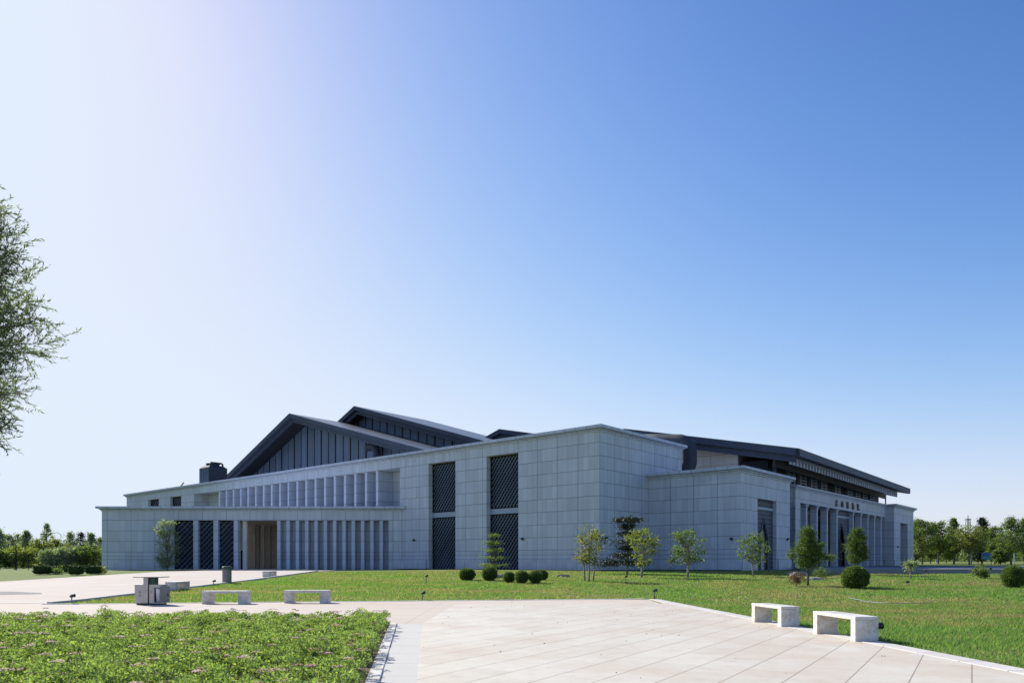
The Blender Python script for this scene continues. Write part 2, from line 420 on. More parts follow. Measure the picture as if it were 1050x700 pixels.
# ------------------------------------------------------------------ terrain height and pixel helper
def sm(t): 
    t = min(1, max(0, t)); return t*t*(3-2*t)
def g(x, y):
    t = min(1, max(0, (y-28)/38))
    h = (.66+.14*sm((x+22)/20))*t
    if y > 85 and x > 20:
        r = sm((x-30)/15)
        h += r*(.50*min(1, (y-85)/45)+min(1.6, max(0, (y-140)/80*1.1)))
    return h
def W(px, d, py=None):
    x = (px-CX)/FX*d
    return (x, d) if py is None else (x, d, EYE-(py-HY)/FX*d)
def on_ground(px, py):
    d = 30.0
    for _ in range(60):
        x = (px-CX)/FX*d
        dn = FX*(EYE-g(x, d))/(py-HY); d += .4*(dn-d); d = min(d, 130)
    return (px-CX)/FX*d, d, g((px-CX)/FX*d, d)

# ------------------------------------------------------------------ ground
def sheet(name, rows, mat, dz, kind='structure', nx=24, thick=0):
    """rows: list of (y, x_left, x_right); a gridded sheet that follows the terrain"""
    V = []; F = []
    for (y, a, b) in rows:
        for i in range(nx+1):
            x = a+(b-a)*i/nx; V.append((x, y, g(x, y)+dz))
    for r in range(len(rows)-1):
        for i in range(nx):
            k = r*(nx+1)+i; F.append((k, k+1, k+nx+2, k+nx+1))
    if thick:
        n0 = len(V); nr = len(rows)
        loop = [i for i in range(nx+1)]+[r*(nx+1)+nx for r in range(1, nr)]+[(nr-1)*(nx+1)+i for i in range(nx-1, -1, -1)]+[r*(nx+1) for r in range(nr-2, 0, -1)]
        for i in loop: V.append((V[i][0], V[i][1], V[i][2]-thick))
        m = len(loop)
        for k in range(m): F.append((loop[k], n0+k, n0+(k+1) % m, loop[(k+1) % m]))
    o = link(name, npmesh(name, V, F), mat); tag(o, kind=kind); return o

xs = list(np.arange(-60, 100.1, 2.0)); xs = [-1500, -600, -300, -150, -100, -75]+xs+[130, 180, 260, 400, 800, 1500]
ys = [-60, -20, 0]+list(np.arange(6, 28, 2.0))+list(np.arange(28, 66.1, 2.0))+[70, 75, 80, 85, 92, 100, 110, 120, 130, 140, 155, 170, 185, 200, 220, 240, 300, 420, 700, 1500]
V = [(x, y, g(x, y)-.012) for y in ys for x in xs]; nx_ = len(xs)
F = [(r*nx_+i, r*nx_+i+1, (r+1)*nx_+i+1, (r+1)*nx_+i) for r in range(len(ys)-1) for i in range(nx_-1)]
lawn = link('ground', npmesh('ground', V, F), 'turf'); tag(lawn, kind='structure')

def plaza_r(y):      # right edge of the paving, beside the lawn
    return 6.1-(y-26.5)*.0613
def bed_r(y): return -2.95-(y-17.8)*.131
def yl(y): return y
LAWN_L = -16.6
def front_edge(x):   # y of the paving / lawn edge for x between LAWN_L and 5.7
    return 26.1+(x+16.6)/(5.7+16.6)*(30.0-26.1)
# path: whole paved band in front of the lawn (from the flower bed to the lawn edge)
def poly_sheet(name, pts, mat, z, thick=.0, kind='structure'):
    mb = MB()
    if thick: mb.prism([(x, y, z-thick) for x, y in pts], (0, 0, thick))
    else: mb.poly([(x, y, z) for x, y in pts])
    o = mb.build(name, mat); tag(o, kind=kind); return o
# path (z = 0 zone)
poly_sheet('path', [(-60, 17.8), (-2.9, 17.8), (-2.17, 17.8), (5.0, 17.8), (plaza_r(30)-.38, 30.0-.0), (LAWN_L, 26.1), (LAWN_L, 28), (-60, 28)], 'path', .020, .05)
rows = [(y, -31.6, LAWN_L) for y in np.arange(28, 83.9, 2.0)]
rows.insert(0, (27.9, -60, LAWN_L))
rows = [(26.6, -60, LAWN_L-.02), (28, -60, LAWN_L-.02), (30, -60, LAWN_L), (34, -58, LAWN_L), (38, -50, LAWN_L), (41, -40, LAWN_L), (44, -33, LAWN_L)]+[(y, -31.6, LAWN_L-.05*(y-46)) for y in list(np.arange(46, 66.1, 2.0))+[70, 74, 78, 82]]
sheet('forecourt', rows, 'forecourt', .028)
# tiled plaza
y_n = 2.0
poly_sheet('plaza', [(-2.17-(y_n-17.8)*.114, y_n), (plaza_r(y_n)-.38, y_n), (plaza_r(26.8)-.38, 26.8), (-2.0, 26.0), (-2.17, 17.8)], 'tile', .026, .05)
poly_sheet('path_border', [(bed_r(y_n)+.17, y_n), (-2.17-(y_n-17.8)*.114, y_n), (-2.17, 17.8), (bed_r(17.8)+.17, 17.8)], 'strip', .024, .05)
# curbs
mb = MB()
y = 2.0
while y < 29.6:
    y2 = min(y+1.0, 29.7)
    a, b = plaza_r(y), plaza_r(y2-.012)
    mb.prism([(a-.38, y, -.05), (a, y, -.05), (b, y2-.012, -.05), (b-.38, y2-.012, -.05)], (0, 0, .084+.002*math.sin(y*7)))
    y = y2
x = LAWN_L
while x < 5.35:
    x2 = min(x+1.0, 5.4)
    a, b = front_edge(x), front_edge(x2)
    mb.prism([(x, a-.12, -.05), (x2-.012, b-.12, -.05), (x2-.012, b+.12, -.05), (x, a+.12, -.05)], (0, 0, .085+.004*math.sin(x*9)))
    x = x2
o = mb.build('kerb', 'curb', bevel=.008); tag(o, kind='structure')
mb = MB(); y = 26.4
while y < 66:
    y2 = y+1.0; xx = LAWN_L-(.05*(y-46) if y > 46 else 0)
    z1, z2 = g(xx, y), g(xx, y2)
    mb.prism([(xx-.08, y, z1-.1), (xx+.10, y, z1-.1), (xx+.10, y, z1+.10), (xx-.08, y, z1+.10)], (0, .99, z2-z1)); y = y2
o = mb.build('forecourt_kerb', 'curb'); tag(o, kind='structure')
mb = MB(); y = 2.0
while y < 17.7:
    y2 = min(y+.9, 17.8); a, b = bed_r(y), bed_r(y2-.015)
    mb.prism([(a, y, -.05), (a+.17, y, -.05), (b+.17, y2-.015, -.05), (b, y2-.015, -.05)], (0, 0, .095+.006*math.sin(y*11))); y = y2
x = -30
while x < bed_r(17.6)-.05:
    x2 = min(x+.9, bed_r(17.6)); mb.box(x, x2-.015, 17.62, 17.78, -.05, .075); x = x2
o = mb.build('flower_bed_kerb', 'bench', bevel=.008); tag(o, kind='structure')
poly_sheet('flower_bed_soil', [(-30, 2), (bed_r(2), 2), (bed_r(17.6), 17.6), (-30, 17.6)], 'soil', .035, .08)
# dark asphalt patch on forecourt (left) and threshold strips
rows = [(31.6, -26.5, -22.8), (32.6, -29, -20.8), (33.6, -31, -21.5), (34.6, -33, -23.5)]
sheet('asphalt_patch', rows, 'gravel', .03)
# granite platform in front of the portico
PZ = 1.0
poly_sheet('platform', [(24.4, 58), (120, 58), (120, 124), (60, 124), (28.6, 74.6)], 'platform', PZ, .8)
# soil strip along the foot of the tall walls
def Lw(v, u): return (7.86+.655*v-.755*u, 65.9+.755*v+.655*u)
mb = MB()
def strip(p, q, n_off, wid, z):
    a = Vector(p); b = Vector(q); o_ = Vector(n_off)*wid
    mb.poly([(a.x, a.y, z+.03), (b.x, b.y, z+.03), (b.x+o_.x, b.y+o_.y, z), (a.x+o_.x, a.y+o_.y, z)])
strip(Lw(0, 27), Lw(0, -1), (-.655, -.755), 2.4, .80)
strip(Lw(0, 0), Lw(8.5, 0), (.755, -.655), 2.0, .805)
strip(Lw(8.47, 0), Lw(8.47, -9.5), (-.655, -.755), 2.0, .812)
o = mb.build('soil_strip', 'soil'); tag(o, kind='structure')

# ------------------------------------------------------------------ the museum
TH = math.atan2(.755, .655)
BZ = .8
museum = empty('museum_building', (7.86, 65.9, BZ), TH,
   'large grey stone clad museum with dark metal gabled roofs, vertical fins and lattice windows', 'museum')
def bpart(mb, name, mat, parent=museum, **k):
    """geometry in building axes: x = v (right, back), y = u (left, back), z = world height"""
    o = mb.build(name, mat, parent, **k)
    o.location = (0, 0, -BZ) if parent is museum else (0, 0, 0)
    return o
def wpart(mb, name, mat, parent=museum, **k):
    """geometry in world axes, but a child of the museum"""
    o = mb.build(name, mat, parent, **k)
    if parent is museum:
        o.rotation_euler = (0, 0, -TH)
        o.location = Matrix.Rotation(-TH, 3, 'Z') @ Vector((-7.86, -65.9, -BZ))
    return o
def wall(mb, frame, h0, h1, z0, z1, openings, reveal):
    """gridded wall face with openings and reveal faces; frame(h, depth, z)"""
    hs = sorted({h0, h1, *[o[0] for o in openings], *[o[1] for o in openings]})
    zs = sorted({z0, z1, *[o[2] for o in openings], *[o[3] for o in openings]})
    hs = [h for h in hs if h0 <= h <= h1]; zs = [z for z in zs if z0 <= z <= z1]
    for a, b in zip(hs, hs[1:]):
        for c, d in zip(zs, zs[1:]):
            mh, mz = (a+b)/2, (c+d)/2
            if any(o[0] < mh < o[1] and o[2] < mz < o[3] for o in openings): continue
            mb.poly([frame(a, 0, c), frame(b, 0, c), frame(b, 0, d), frame(a, 0, d)])
    for o in openings:
        a, b, c, d = o[:4]; r = o[4] if len(o) > 4 else reveal
        mb.poly([frame(a, 0, c), frame(a, r, c), frame(a, r, d), frame(a, 0, d)])
        mb.poly([frame(b, 0, c), frame(b, r, c), frame(b, r, d), frame(b, 0, d)])
        mb.poly([frame(a, 0, d), frame(b, 0, d), frame(b, r, d), frame(a, r, d)])
        if c > z0+.01: mb.poly([frame(a, 0, c), frame(b, 0, c), frame(b, r, c), frame(a, r, c)])
FA = lambda h, d, z: (d, h, z)          # faces -x (the long left facade), h = u
def FB(u0): return lambda h, d, z: (h, u0+d, z)   # faces -y, h = v
def FAv(v0): return lambda h, d, z: (v0+d, h, z)

def lattice(frame, h0, h1, z0, z1, name, parent, depth=0.0, pitch=.44, wd=.145, slope=1.25, mats=('lattice', 'latdark'), part=bpart, sg=-1):
    """two crossing layers of diagonal bars clipped to the opening, over a dark sheet"""
    grp = MB(); grp.box(h0, h1, depth+.22, depth+.26, z0, z1, lambda a, b, c: frame(a, b, c))
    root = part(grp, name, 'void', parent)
    def layer(sign, dd, m, wd):
        mb = MB(); Wd, H = h1-h0, z1-z0
        t = -H/slope
        while t < Wd+H/slope:
            # line: h = t + s*sign ... param z
            pts = []
            if sign > 0: f = lambda z: t+z/slope
            else: f = lambda z: t+(H-z)/slope
            za, zb = 0, H
            ha, hb = f(0), f(H)
            lo, hi = min(ha, hb), max(ha, hb)
            if hi > 0.05 and lo < Wd-.05:
                def zz(h): return (h-t)*slope if sign > 0 else H-(h-t)*slope
                c = sorted([max(0, min(H, zz(max(0, lo)))), max(0, min(H, zz(min(Wd, hi))))])
                za, zb = c
                if zb-za > .1:
                    a = (f(za), za); b = (f(zb), zb)
                    w2 = wd/2
                    q = []
                    for (hh, zz_) in ((a[0]-w2, a[1]), (a[0]+w2, a[1]), (b[0]+w2, b[1]), (b[0]-w2, b[1])):
                        q.append((h0+min(Wd, max(0, hh)), z0+zz_))
                    p = [Vector(frame(h, depth+dd, z)) for h, z in q]; p2 = [Vector(frame(h, depth+dd+.06, z)) for h, z in q]
                    mb.prism(p, p2[0]-p[0])
            t += pitch
        return mb
    fm = MB()
    for (p0, p1, q0, q1) in ((h0, h0+.12, z0, z1), (h1-.12, h1, z0, z1), (h0+.12, h1-.12, z1-.12, z1), (h0+.12, h1-.12, z0, z0+.12)):
        fm.box(p0, p1, depth-.05, depth+.2, q0, q1, frame)
    fm.build('frame', 'rib', root)
    a = layer(sg, .0, 0, wd).build('lattice_bars', mats[0], root)
    b = layer(-sg, .09, 0, wd*.8).build('lattice_bars_behind', mats[1], root)
    return root
# --- long tall block
ZB = .3
win = [(9.6, 13.83, ZB, 12.3), (18.33, 22.5, ZB, 12.3)]
mb = MB()
wall(mb, FA, 0, 102.7, ZB, 13.3, [(w_[0], w_[1], ZB, 12.3, .9) for w_ in win]+[(27.3, 76.8, 7.0, 12.3, 2.3), (81.3, 85.3, 9.9, 12.3, .8), (89.5, 93.6, 9.9, 12.3, .8)], .9)
wall(mb, FB(0), 0, 15.24, ZB, 13.3, [], .5)
mb.poly([(15.24, 0, ZB), (15.24, 6, ZB), (15.24, 6, 13.3), (15.24, 0, 13.3)])
mb.poly([(15.24, 6, ZB), (40, 6, ZB), (40, 6, 9.8), (15.24, 6, 9.8)])
mb.poly([(0, 102.7, ZB), (40, 102.7, ZB), (40, 102.7, 13.3), (0, 102.7, 13.3)])
bpart(mb, 'long_stone_wall', 'stone')
# recess back wall of the upper colonnade
mb = MB(); mb.poly([(2.3, 27.3, 7), (2.3, 76.8, 7), (2.3, 76.8, 12.3), (2.3, 27.3, 12.3)])
bpart(mb, 'gallery_wall', 'stone')
mb = MB(); mb.poly([(0, 27.3, 7.0), (2.3, 27.3, 7.0), (2.3, 76.8, 7.0), (0, 76.8, 7.0)])
bpart(mb, 'gallery_floor', 'cornice')
for k in range(19):
    u0 = 31.25+k*2.08
    mb = MB(); mb.box(.06, 2.28, u0, u0+.42, 7.0, 12.28); bpart(mb, 'stone_fin', 'fin')
def cornice(name, x0, x1, y0, y1, z, parts=((.10, 0, .14), (.24, .16, .27), (.44, .29, .56))):
    mb = MB()
    for o_, a, b in parts: mb.box(x0-o_, x1+o_, y0-o_, y1+o_, z+a, z+b)
    return bpart(mb, name, 'cornice')
cornice('cornice', 0, 15.24, 0, 102.7, 13.25)
for a, b in ((-.12, 9.35), (14.1, 18.05), (22.8, 27.2)):
    mb = MB(); mb.box(-.14, .02, a, b, ZB, 1.83); bpart(mb, 'plinth', 'stone')
mb = MB()
mb.box(-.06, .4, 0, 0, 0, 0)
for (a, b, *_r) in win:
    lattice(FA, a, b, ZB, 6.42, 'lattice_window', museum, .62)
    lattice(FA, a, b, 6.95, 12.3, 'lattice_window', museum, .62)
    m2 = MB(); m2.box(.52, .9, a, b, 6.42, 6.95); bpart(m2, 'window_band', 'lightmetal')
for a, b in ((81.3, 85.3), (89.5, 93.6)):
    lattice(FA, a, b, 9.9, 12.3, 'lattice_window', museum, .5, .8, .16)
# --- second block with the arched portal
U2 = -9.48; V2a, V2b = 8.47, 20.27
pv0, pv1 = V2a+3.66, V2a+8.21
mb = MB()
wall(mb, FB(U2), V2a, V2b, ZB, 9.65, [(pv0, pv1, ZB, 7.5, .5)], .5)
mb.poly([(V2a, U2, ZB), (V2a, 0, ZB), (V2a, 0, 9.65), (V2a, U2, 9.65)])
mb.poly([(V2b, U2, ZB), (V2b, 6, ZB), (V2b, 6, 9.65), (V2b, U2, 9.65)])
bpart(mb, 'corner_block_wall', 'stone')
mb = MB()
for o_, a, b in ((.10, 0, .14), (.24, .16, .27), (.44, .29, .56)):
    mb.prism([(V2a-o_, U2-o_, 9.6+a), (V2b+o_, U2-o_, 9.6+a), (V2b+o_, 6, 9.6+a), (15.3, 6, 9.6+a), (15.3, .02, 9.6+a), (V2a-o_, .02, 9.6+a)][:6], (0, 0, b-a))
bpart(mb, 'corner_block_cornice', 'cornice')
mb = MB(); mb.box(V2a+.0, pv0-.25, U2-.14, U2+.02, ZB, 1.83); bpart(mb, 'plinth', 'stone')
mb = MB(); mb.box(pv1+.25, V2b+.12, U2-.14, U2+.02, ZB, 1.83); mb.box(V2b-.02, V2b+.12, U2, U2+4, ZB, 1.83); bpart(mb, 'plinth', 'stone')
def openwork():
    N = NT('openwork_screen'); P = N.obj(); s = N.n('ShaderNodeSeparateXYZ'); N.l(P, s.inputs[0])
    h = s.outputs[0]; z = s.outputs[2]
    a = line(N, N.m_('ADD', h, z), .42, .12); b = line(N, N.m_('SUBTRACT', h, z), .42, .12); c_ = line(N, z, .42, .1)
    m = N.m_('MAXIMUM', N.m_('MAXIMUM', a, b), c_)
    c = N.mix(m, (.008, .010, .014), (.085, .105, .15)); N.bsdf(c, .6, bump=m, bd=.04, bs=1); return N.m
M['openwork'] = openwork()
def arch_portal(v0, v1, z0, z1, u, hw, spring, apex, band=None, door='stone_warm'):
    """openwork screen with a pointed opening, trim and a door leaf behind"""
    vc = (v0+v1)/2
    def ah(h):
        t = min(1, abs(h)/hw)
        return spring+(apex-spring)*(1-t**1.35)**1.15
    mb = MB(); n = 26
    edges = [v0]+[vc-hw+2*hw*i/n for i in range(n+1)]+[v1]
    mb.box(v0, vc-hw, u, u+.12, z0, z1); mb.box(vc+hw, v1, u, u+.12, z0, z1)
    for i in range(n):
        a, b = vc-hw+2*hw*i/n, vc-hw+2*hw*(i+1)/n
        za, zb = ah(a-vc), ah(b-vc)
        for uu in (u, u+.12): mb.poly([(a, uu, za), (b, uu, zb), (b, uu, z1), (a, uu, z1)])
        mb.poly([(a, u, za), (b, u, zb), (b, u+.12, zb), (a, u+.12, za)])
    scr = bpart(mb, 'portal_screen', 'openwork')
    pts = [(vc-hw, u-.02, z0)]+[(vc-hw+2*hw*i/n, u-.02, ah(-hw+2*hw*i/n)) for i in range(n+1)]+[(vc+hw, u-.02, z0)]
    t = MB(); t.tube(pts, .10, 6); t.build('arch_trim', 'latdark', scr)
    m3 = MB(); m3.box(v0, v1, u-.06, u+.16, z1-.95, z1-.70); m3.build('head_band', 'lightmetal', scr)
    m3 = MB(); m3.box(vc-hw-.6, vc+hw+.6, u+.30, u+.34, z0, apex+.4); m3.build('door_leaf', door, scr)
    m3 = MB(); m3.box(vc-.03, vc+.03, u+.26, u+.3, z0, spring+.6); m3.build('door_mullion', 'rib', scr)
    return scr
arch_portal(pv0, pv1, ZB, 7.5, U2+.36, 1.0, 3.9, 5.6, door='stone_warm')
# --- portico
U3 = -7.4; VP0, VP1 = 27.6, 64.3
mb = MB()
mb.box(VP0, VP1, U3, U3+2.0, 8.25, 9.66)
mb.box(VP0, VP0+1.5, U3+.0, 4, ZB, 8.25)
ent = bpart(mb, 'entablature', 'stone')
mb = MB()
for o_, a, b in ((.08, 0, .12), (.18, .14, .24), (.30, .26, .47)): mb.box(VP0-o_, VP1, U3-o_, 3, 9.66+a, 9.66+b)
bpart(mb, 'portico_cornice', 'cornice')
mb = MB(); mb.poly([(V2b, -3.0, ZB), (VP0+.1, -3.0, ZB), (VP0+.1, -3.0, 9.8), (V2b, -3.0, 9.8)]); bpart(mb, 'link_wall', 'stone')
pv = [27.6, 31.05, 34.6, 38.2, 41.9, 48.6, 52.1, 55.4, 58.7, 62.0]
for v in pv:
    mb = MB(); mb.box(v, v+.38, U3+.04, U3+.80, PZ-.02, 7.75); bpart(mb, 'portico_pier', 'fin')
    mb = MB()
    for k in range(3):
        e = .06+.13*k
        mb.box(v-.05-.13*k, v+.38+e, U3+.02-.03*k, U3+.8, 7.75+.165*k, 7.75+.165*k+.10)
    bpart(mb, 'pier_bracket', 'cornice')
for i in range(10):
    if i == 4: continue
    a = pv[i]+.38; b = pv[i+1] if i < 9 else VP1
    mb = MB(); mb.box(a-.2, b+.1, U3+1.9, U3+2.0, PZ, 8.25); glz = bpart(mb, 'portico_window', 'glass')
    if i == 9: continue
    m3 = MB(); m3.box(a, b, U3+1.75, U3+1.88, 1.0, 1.9 if i > 4 else 1.25); m3.build('sill', 'lightmetal' if i > 4 else 'latdark', glz)
    m3 = MB(); m3.box(a+1.2, a+1.3, U3+1.8, U3+1.88, 1.2, 7.7); m3.box(a, b, U3+1.8, U3+1.87, 4.4, 4.5); m3.build('window_frame', 'latdark', glz)
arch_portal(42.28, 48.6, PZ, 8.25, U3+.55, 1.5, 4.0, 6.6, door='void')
# lettering on the entablature
for k, chx in enumerate('金山博物馆'):
    cu = bpy.data.curves.new('letter', 'FONT'); cu.body = chx; cu.size = .98; cu.extrude = .05; cu.align_x = 'CENTER'
    to = bpy.data.objects.new('tmp', cu); col.objects.link(to); bpy.context.view_layer.update()
    me = bpy.data.meshes.new_from_object(to.evaluated_get(bpy.context.evaluated_depsgraph_get())); bpy.data.objects.remove(to)
    me.materials.clear(); lt = link('letter', me, 'letter', museum)
    lt.rotation_euler = (R(90), 0, 0); lt.location = (41.6+k*2.25, U3-.06, 8.60-BZ)
# --- right end block
V3a, V3b = 64.3, 76.0; U3b = -8.6
q0, q1 = V3a+3.6, V3a+8.0
mb = MB(); wall(mb, FB(U3b), V3a, V3b, ZB, 9.65, [(q0, q1, ZB, 7.5, 1.0)], 1.0)
mb.poly([(V3a, U3b, ZB), (V3a, 4, ZB), (V3a, 4, 9.65), (V3a, U3b, 9.65)])
mb.poly([(V3b, U3b, ZB), (V3b, 14, ZB), (V3b, 14, 9.65), (V3b, U3b, 9.65)])
bpart(mb, 'end_block_wall', 'stone')
mb = MB()
for o_, a, b in ((.10, 0, .14), (.24, .16, .27), (.44, .29, .56)): mb.box(V3a-o_, V3b+o_, U3b-o_, 14, 9.6+a, 9.6+b)
bpart(mb, 'end_block_cornice', 'cornice')
mb = MB(); mb.box(V3a-.12, q0-.25, U3b-.14, U3b+.02, ZB, 1.83); mb.box(V3a-.12, V3a+.02, U3b, U3+.0, ZB, 1.83); bpart(mb, 'plinth', 'stone')
mb = MB(); mb.box(q1+.25, V3b+.12, U3b-.14, U3b+.02, ZB, 1.83); bpart(mb, 'plinth', 'stone')
mb = MB(); mb.box(q0, q1, U3b+.98, U3b+1.04, ZB, 7.5); bpart(mb, 'dark_doorway', 'glass')
# --- clerestory over the portico
UC = -6.3
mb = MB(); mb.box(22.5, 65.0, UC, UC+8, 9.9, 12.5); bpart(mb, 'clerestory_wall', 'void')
gs = [24.3, 28.0, 31.7, 35.4, 39.0, 44.3, 49.5, 53.0, 56.4, 59.9]
for i, v in enumerate(gs):
    e = gs[i+1] if i+1 < len(gs) else 63.5
    mb = MB(); mb.box(v-.62, v-.28, UC-.35, UC, 10.0, 12.4)
    pst = bpart(mb, 'clerestory_post', 'postgrey')
    if i == 0: continue
    m3 = MB()
    for k in range(5): m3.box(v+.15, v+1.75, UC-.3, UC-.02, 10.32+k*.36, 10.39+k*.36)
    for q in (v+.1, v+1.75): m3.box(q, q+.06, UC-.26, UC-.02, 10.1, 12.1)
    bpart(m3, 'louvre', 'lightmetal')
# --- stone core seen between the corner block and the front roof
mb = MB()
mb.poly([(22, -3.2, 9.5), (22, 10, 9.5), (22, 10, 17), (22, -3.2, 13.9)])
bpart(mb, 'core_wall', 'stone_warm')
mb = MB(); mb.box(22.02, 28.4, -3.2, -2.9, 9.5, 14.3); bpart(mb, 'core_side_wall', 'tanboard')
mb = MB(); mb.box(28.4, 31.5, -3.9, -2.5, 9.5, 13.9); bpart(mb, 'core_column', 'fascia')
# --- roofs
def roof(name, v0, v1, prof, th=.62, lower=True, mat='roof', drop=None, inset=.55, flat_v1=None):
    """prof: list of (u, z) along the gable; extruded from v0 to v1; a second, inset tier under it"""
    root = None
    top = MB(); fas = MB(); sof = MB()
    for (ua, za), (ub, zb) in zip(prof, prof[1:]):
        top.poly([(v0-.06, ua, za+.05), (v0-.06, ub, zb+.05), (v1, ub, zb+.05), (v1, ua, za+.05)])
        top.poly([(v0-.06, ua, za-.03), (v0-.06, ub, zb-.03), (v0-.06, ub, zb+.05), (v0-.06, ua, za+.05)])
        fas.prism([(v0, ua, za-th), (v0, ub, zb-th), (v0, ub, zb), (v0, ua, za)], (v1-v0, 0, 0))
        if lower:
            fas.prism([(v0+inset, ua, za-2*th), (v0+inset, ub, zb-2*th), (v0+inset, ub, zb-th-.01), (v0+inset, ua, za-th-.01)], (.35, 0, 0))
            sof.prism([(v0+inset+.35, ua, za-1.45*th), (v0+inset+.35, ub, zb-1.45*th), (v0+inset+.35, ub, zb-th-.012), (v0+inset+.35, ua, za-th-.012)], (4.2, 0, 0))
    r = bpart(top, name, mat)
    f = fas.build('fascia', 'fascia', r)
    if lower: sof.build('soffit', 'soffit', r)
    return r
def gable(v, prof, wall_back, zbase, v1):
    roof('gable_roof', v, v1, prof)
    us = [p[0] for p in prof]
    mb = MB(); pts = [(v+wall_back, u, z-.65) for u, z in prof]
    pts = [(v+wall_back, us[-1], zbase)]+[(v+wall_back, us[0], zbase)]+pts
    mb.prism(pts, (.3, 0, 0)); gw = bpart(mb, 'gable_wall', 'panel')
    u = min(us)+1.0
    k = 0
    while u < max(us)-.5:
        z = None
        for (ua, za), (ub, zb) in zip(prof, prof[1:]):
            if min(ua, ub) <= u <= max(ua, ub): z = za+(zb-za)*(u-ua)/(ub-ua)
        if z and z-.9 > zbase+.2:
            wd = .26 if k % 2 == 0 else .12
            rb = MB(); rb.box(v+wall_back-.05, v+wall_back-.002, u, u+wd, zbase, z-.95); rb.build('gable_rib', 'rib', gw)
        u += 1.9; k += 1
gable(10.0, [(27.0, 14.2), (33.85, 16.1), (65.7, 25.05), (93.0, 13.7)], 3.6, 13.6, 24.0)
gable(20.0, [(25.5, 16.2), (33.3, 18.55), (62.3, 27.35), (84.0, 18.0)], 2.6, 13.6, 36.0)
gable(30.0, [(24.0, 18.9), (39.0, 22.15), (56.0, 17.0)], 1.3, 13.6, 46.0)
# front roof: ridge at u=10.1
vz0, vz1 = 20.0, 65.6
def fr(v, u):   # height of the front roof top
    s = 17.44-abs(u-10.1)*.2155
    return s-(v-vz0)/(vz1-vz0)*.62
def quadsheet(mb, pts, th):
    mb.prism([(v, u, fr(v, u)-th) for v, u in pts], (0, 0, th))
mb = MB(); quadsheet(mb, [(vz0, -10.5), (vz1, -10.5), (vz1, 10.1), (vz0, 10.1)], .06); quadsheet(mb, [(vz0, 10.1), (vz1, 10.1), (vz1, 30), (vz0, 30)], .06)
frt = bpart(mb, 'front_roof', 'roof_x')
mb = MB()
for (o1, t0, t1) in ((.04, .06, .74), (.60, .745, 1.40)):
    a = vz0+o1; 
    for (ua, ub) in ((-10.5+o1, 10.1), (10.1, 28)):
        mb.prism([(a, ua, fr(a, ua)-t1), (a, ub, fr(a, ub)-t1), (a, ub, fr(a, ub)-t0), (a, ua, fr(a, ua)-t0)], (.3, 0, 0))
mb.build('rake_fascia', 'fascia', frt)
mb = MB()
uu = -10.46
mb.prism([(vz0+.04, uu, fr(vz0, uu)-.74), (vz1, uu, fr(vz1, uu)-.74), (vz1, uu, fr(vz1, uu)-.06), (vz0+.04, uu, fr(vz0, uu)-.06)], (0, .3, 0))
mb.prism([(vz1-.3, uu+.3, fr(vz1, uu)-.74), (vz1-.3, 10, fr(vz1, 10)-.74), (vz1-.3, 10, fr(vz1, 10)-.06), (vz1-.3, uu+.3, fr(vz1, uu)-.06)], (.3, 0, 0))
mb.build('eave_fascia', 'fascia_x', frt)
mb = MB()
mb.prism([(vz0+.35, -10.1, fr(vz0, -10.1)-.80), (vz1-.3, -10.1, fr(vz1, -10.1)-.80), (vz1-.3, 8, fr(vz1, 8)-.80), (vz0+.35, 8, fr(vz0, 8)-.80)], (0, 0, .06))
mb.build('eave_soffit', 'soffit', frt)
mb = MB(); ub = -9.3
mb.prism([(vz0+.9, ub, fr(vz0, ub)-1.02), (vz1-2.5, ub, fr(vz1, ub)-1.02), (vz1-2.5, ub, fr(vz1, ub)-.82), (vz0+.9, ub, fr(vz0, ub)-.82)], (0, .3, 0))
mb.build('eave_beam', 'eavegrey', frt)
v = vz0+1.0
while v < vz1-2.6:
    z = fr(v, ub); mb = MB(); mb.box(v, v+.44, ub+.02, ub+.16, z-1.62, z-1.025); v += .95
    mb.build('rafter_end', 'eavegrey', frt)
mb = MB(); mb.prism([(vz0+.9, ub+1.6, fr(vz0, ub)-1.75), (vz1-2.5, ub+1.6, fr(vz1, ub)-1.75), (vz1-2.5, ub+1.6, fr(vz1, ub)-.9), (vz0+.9, ub+1.6, fr(vz0, ub)-.9)], (0, .2, 0))
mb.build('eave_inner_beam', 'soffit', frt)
# bent exhaust ducts
def arcpts(c, r, a0, a1, n, f):
    return [f(c[0]+r*math.cos(a0+(a1-a0)*i/n), c[1]+r*math.sin(a0+(a1-a0)*i/n)) for i in range(n+1)]
f = lambda u, z: (17.0, u, z)
pts = [f(7, 15.3), f(3.5, 14.9)]+arcpts((1.4, 13.2), 1.45, R(90), R(180), 8, f)[0:]+[f(-.05, 12.8)]+arcpts((1.0, 12.3), 1.05, R(180), R(270), 8, f)+[f(2.4, 11.25)]
pts = pts
mb = MB(); mb.tube(pts, .72, 14); bpart(mb, 'exhaust_duct', 'machine', smooth=True)
f = lambda u, z: (12.6, u, z)
pts = [f(49.3, 18.3), f(48.2, 18.35), f(47.4, 18.1), f(47.1, 17.4), f(47.1, 15.6), f(47.1, 14)]
mb = MB(); mb.tube(pts, .55, 12); bpart(mb, 'exhaust_duct', 'machine', smooth=True)
# downpipe seen at the right end under the eave
mb = MB(); mb.tube([(65.2, -7.2, 9.9), (65.2, -7.2, 11.55), (65.5, -7.2, 11.75), (70.5, -7.4, 11.75)], .09, 8); bpart(mb, 'overflow_pipe', 'latdark')
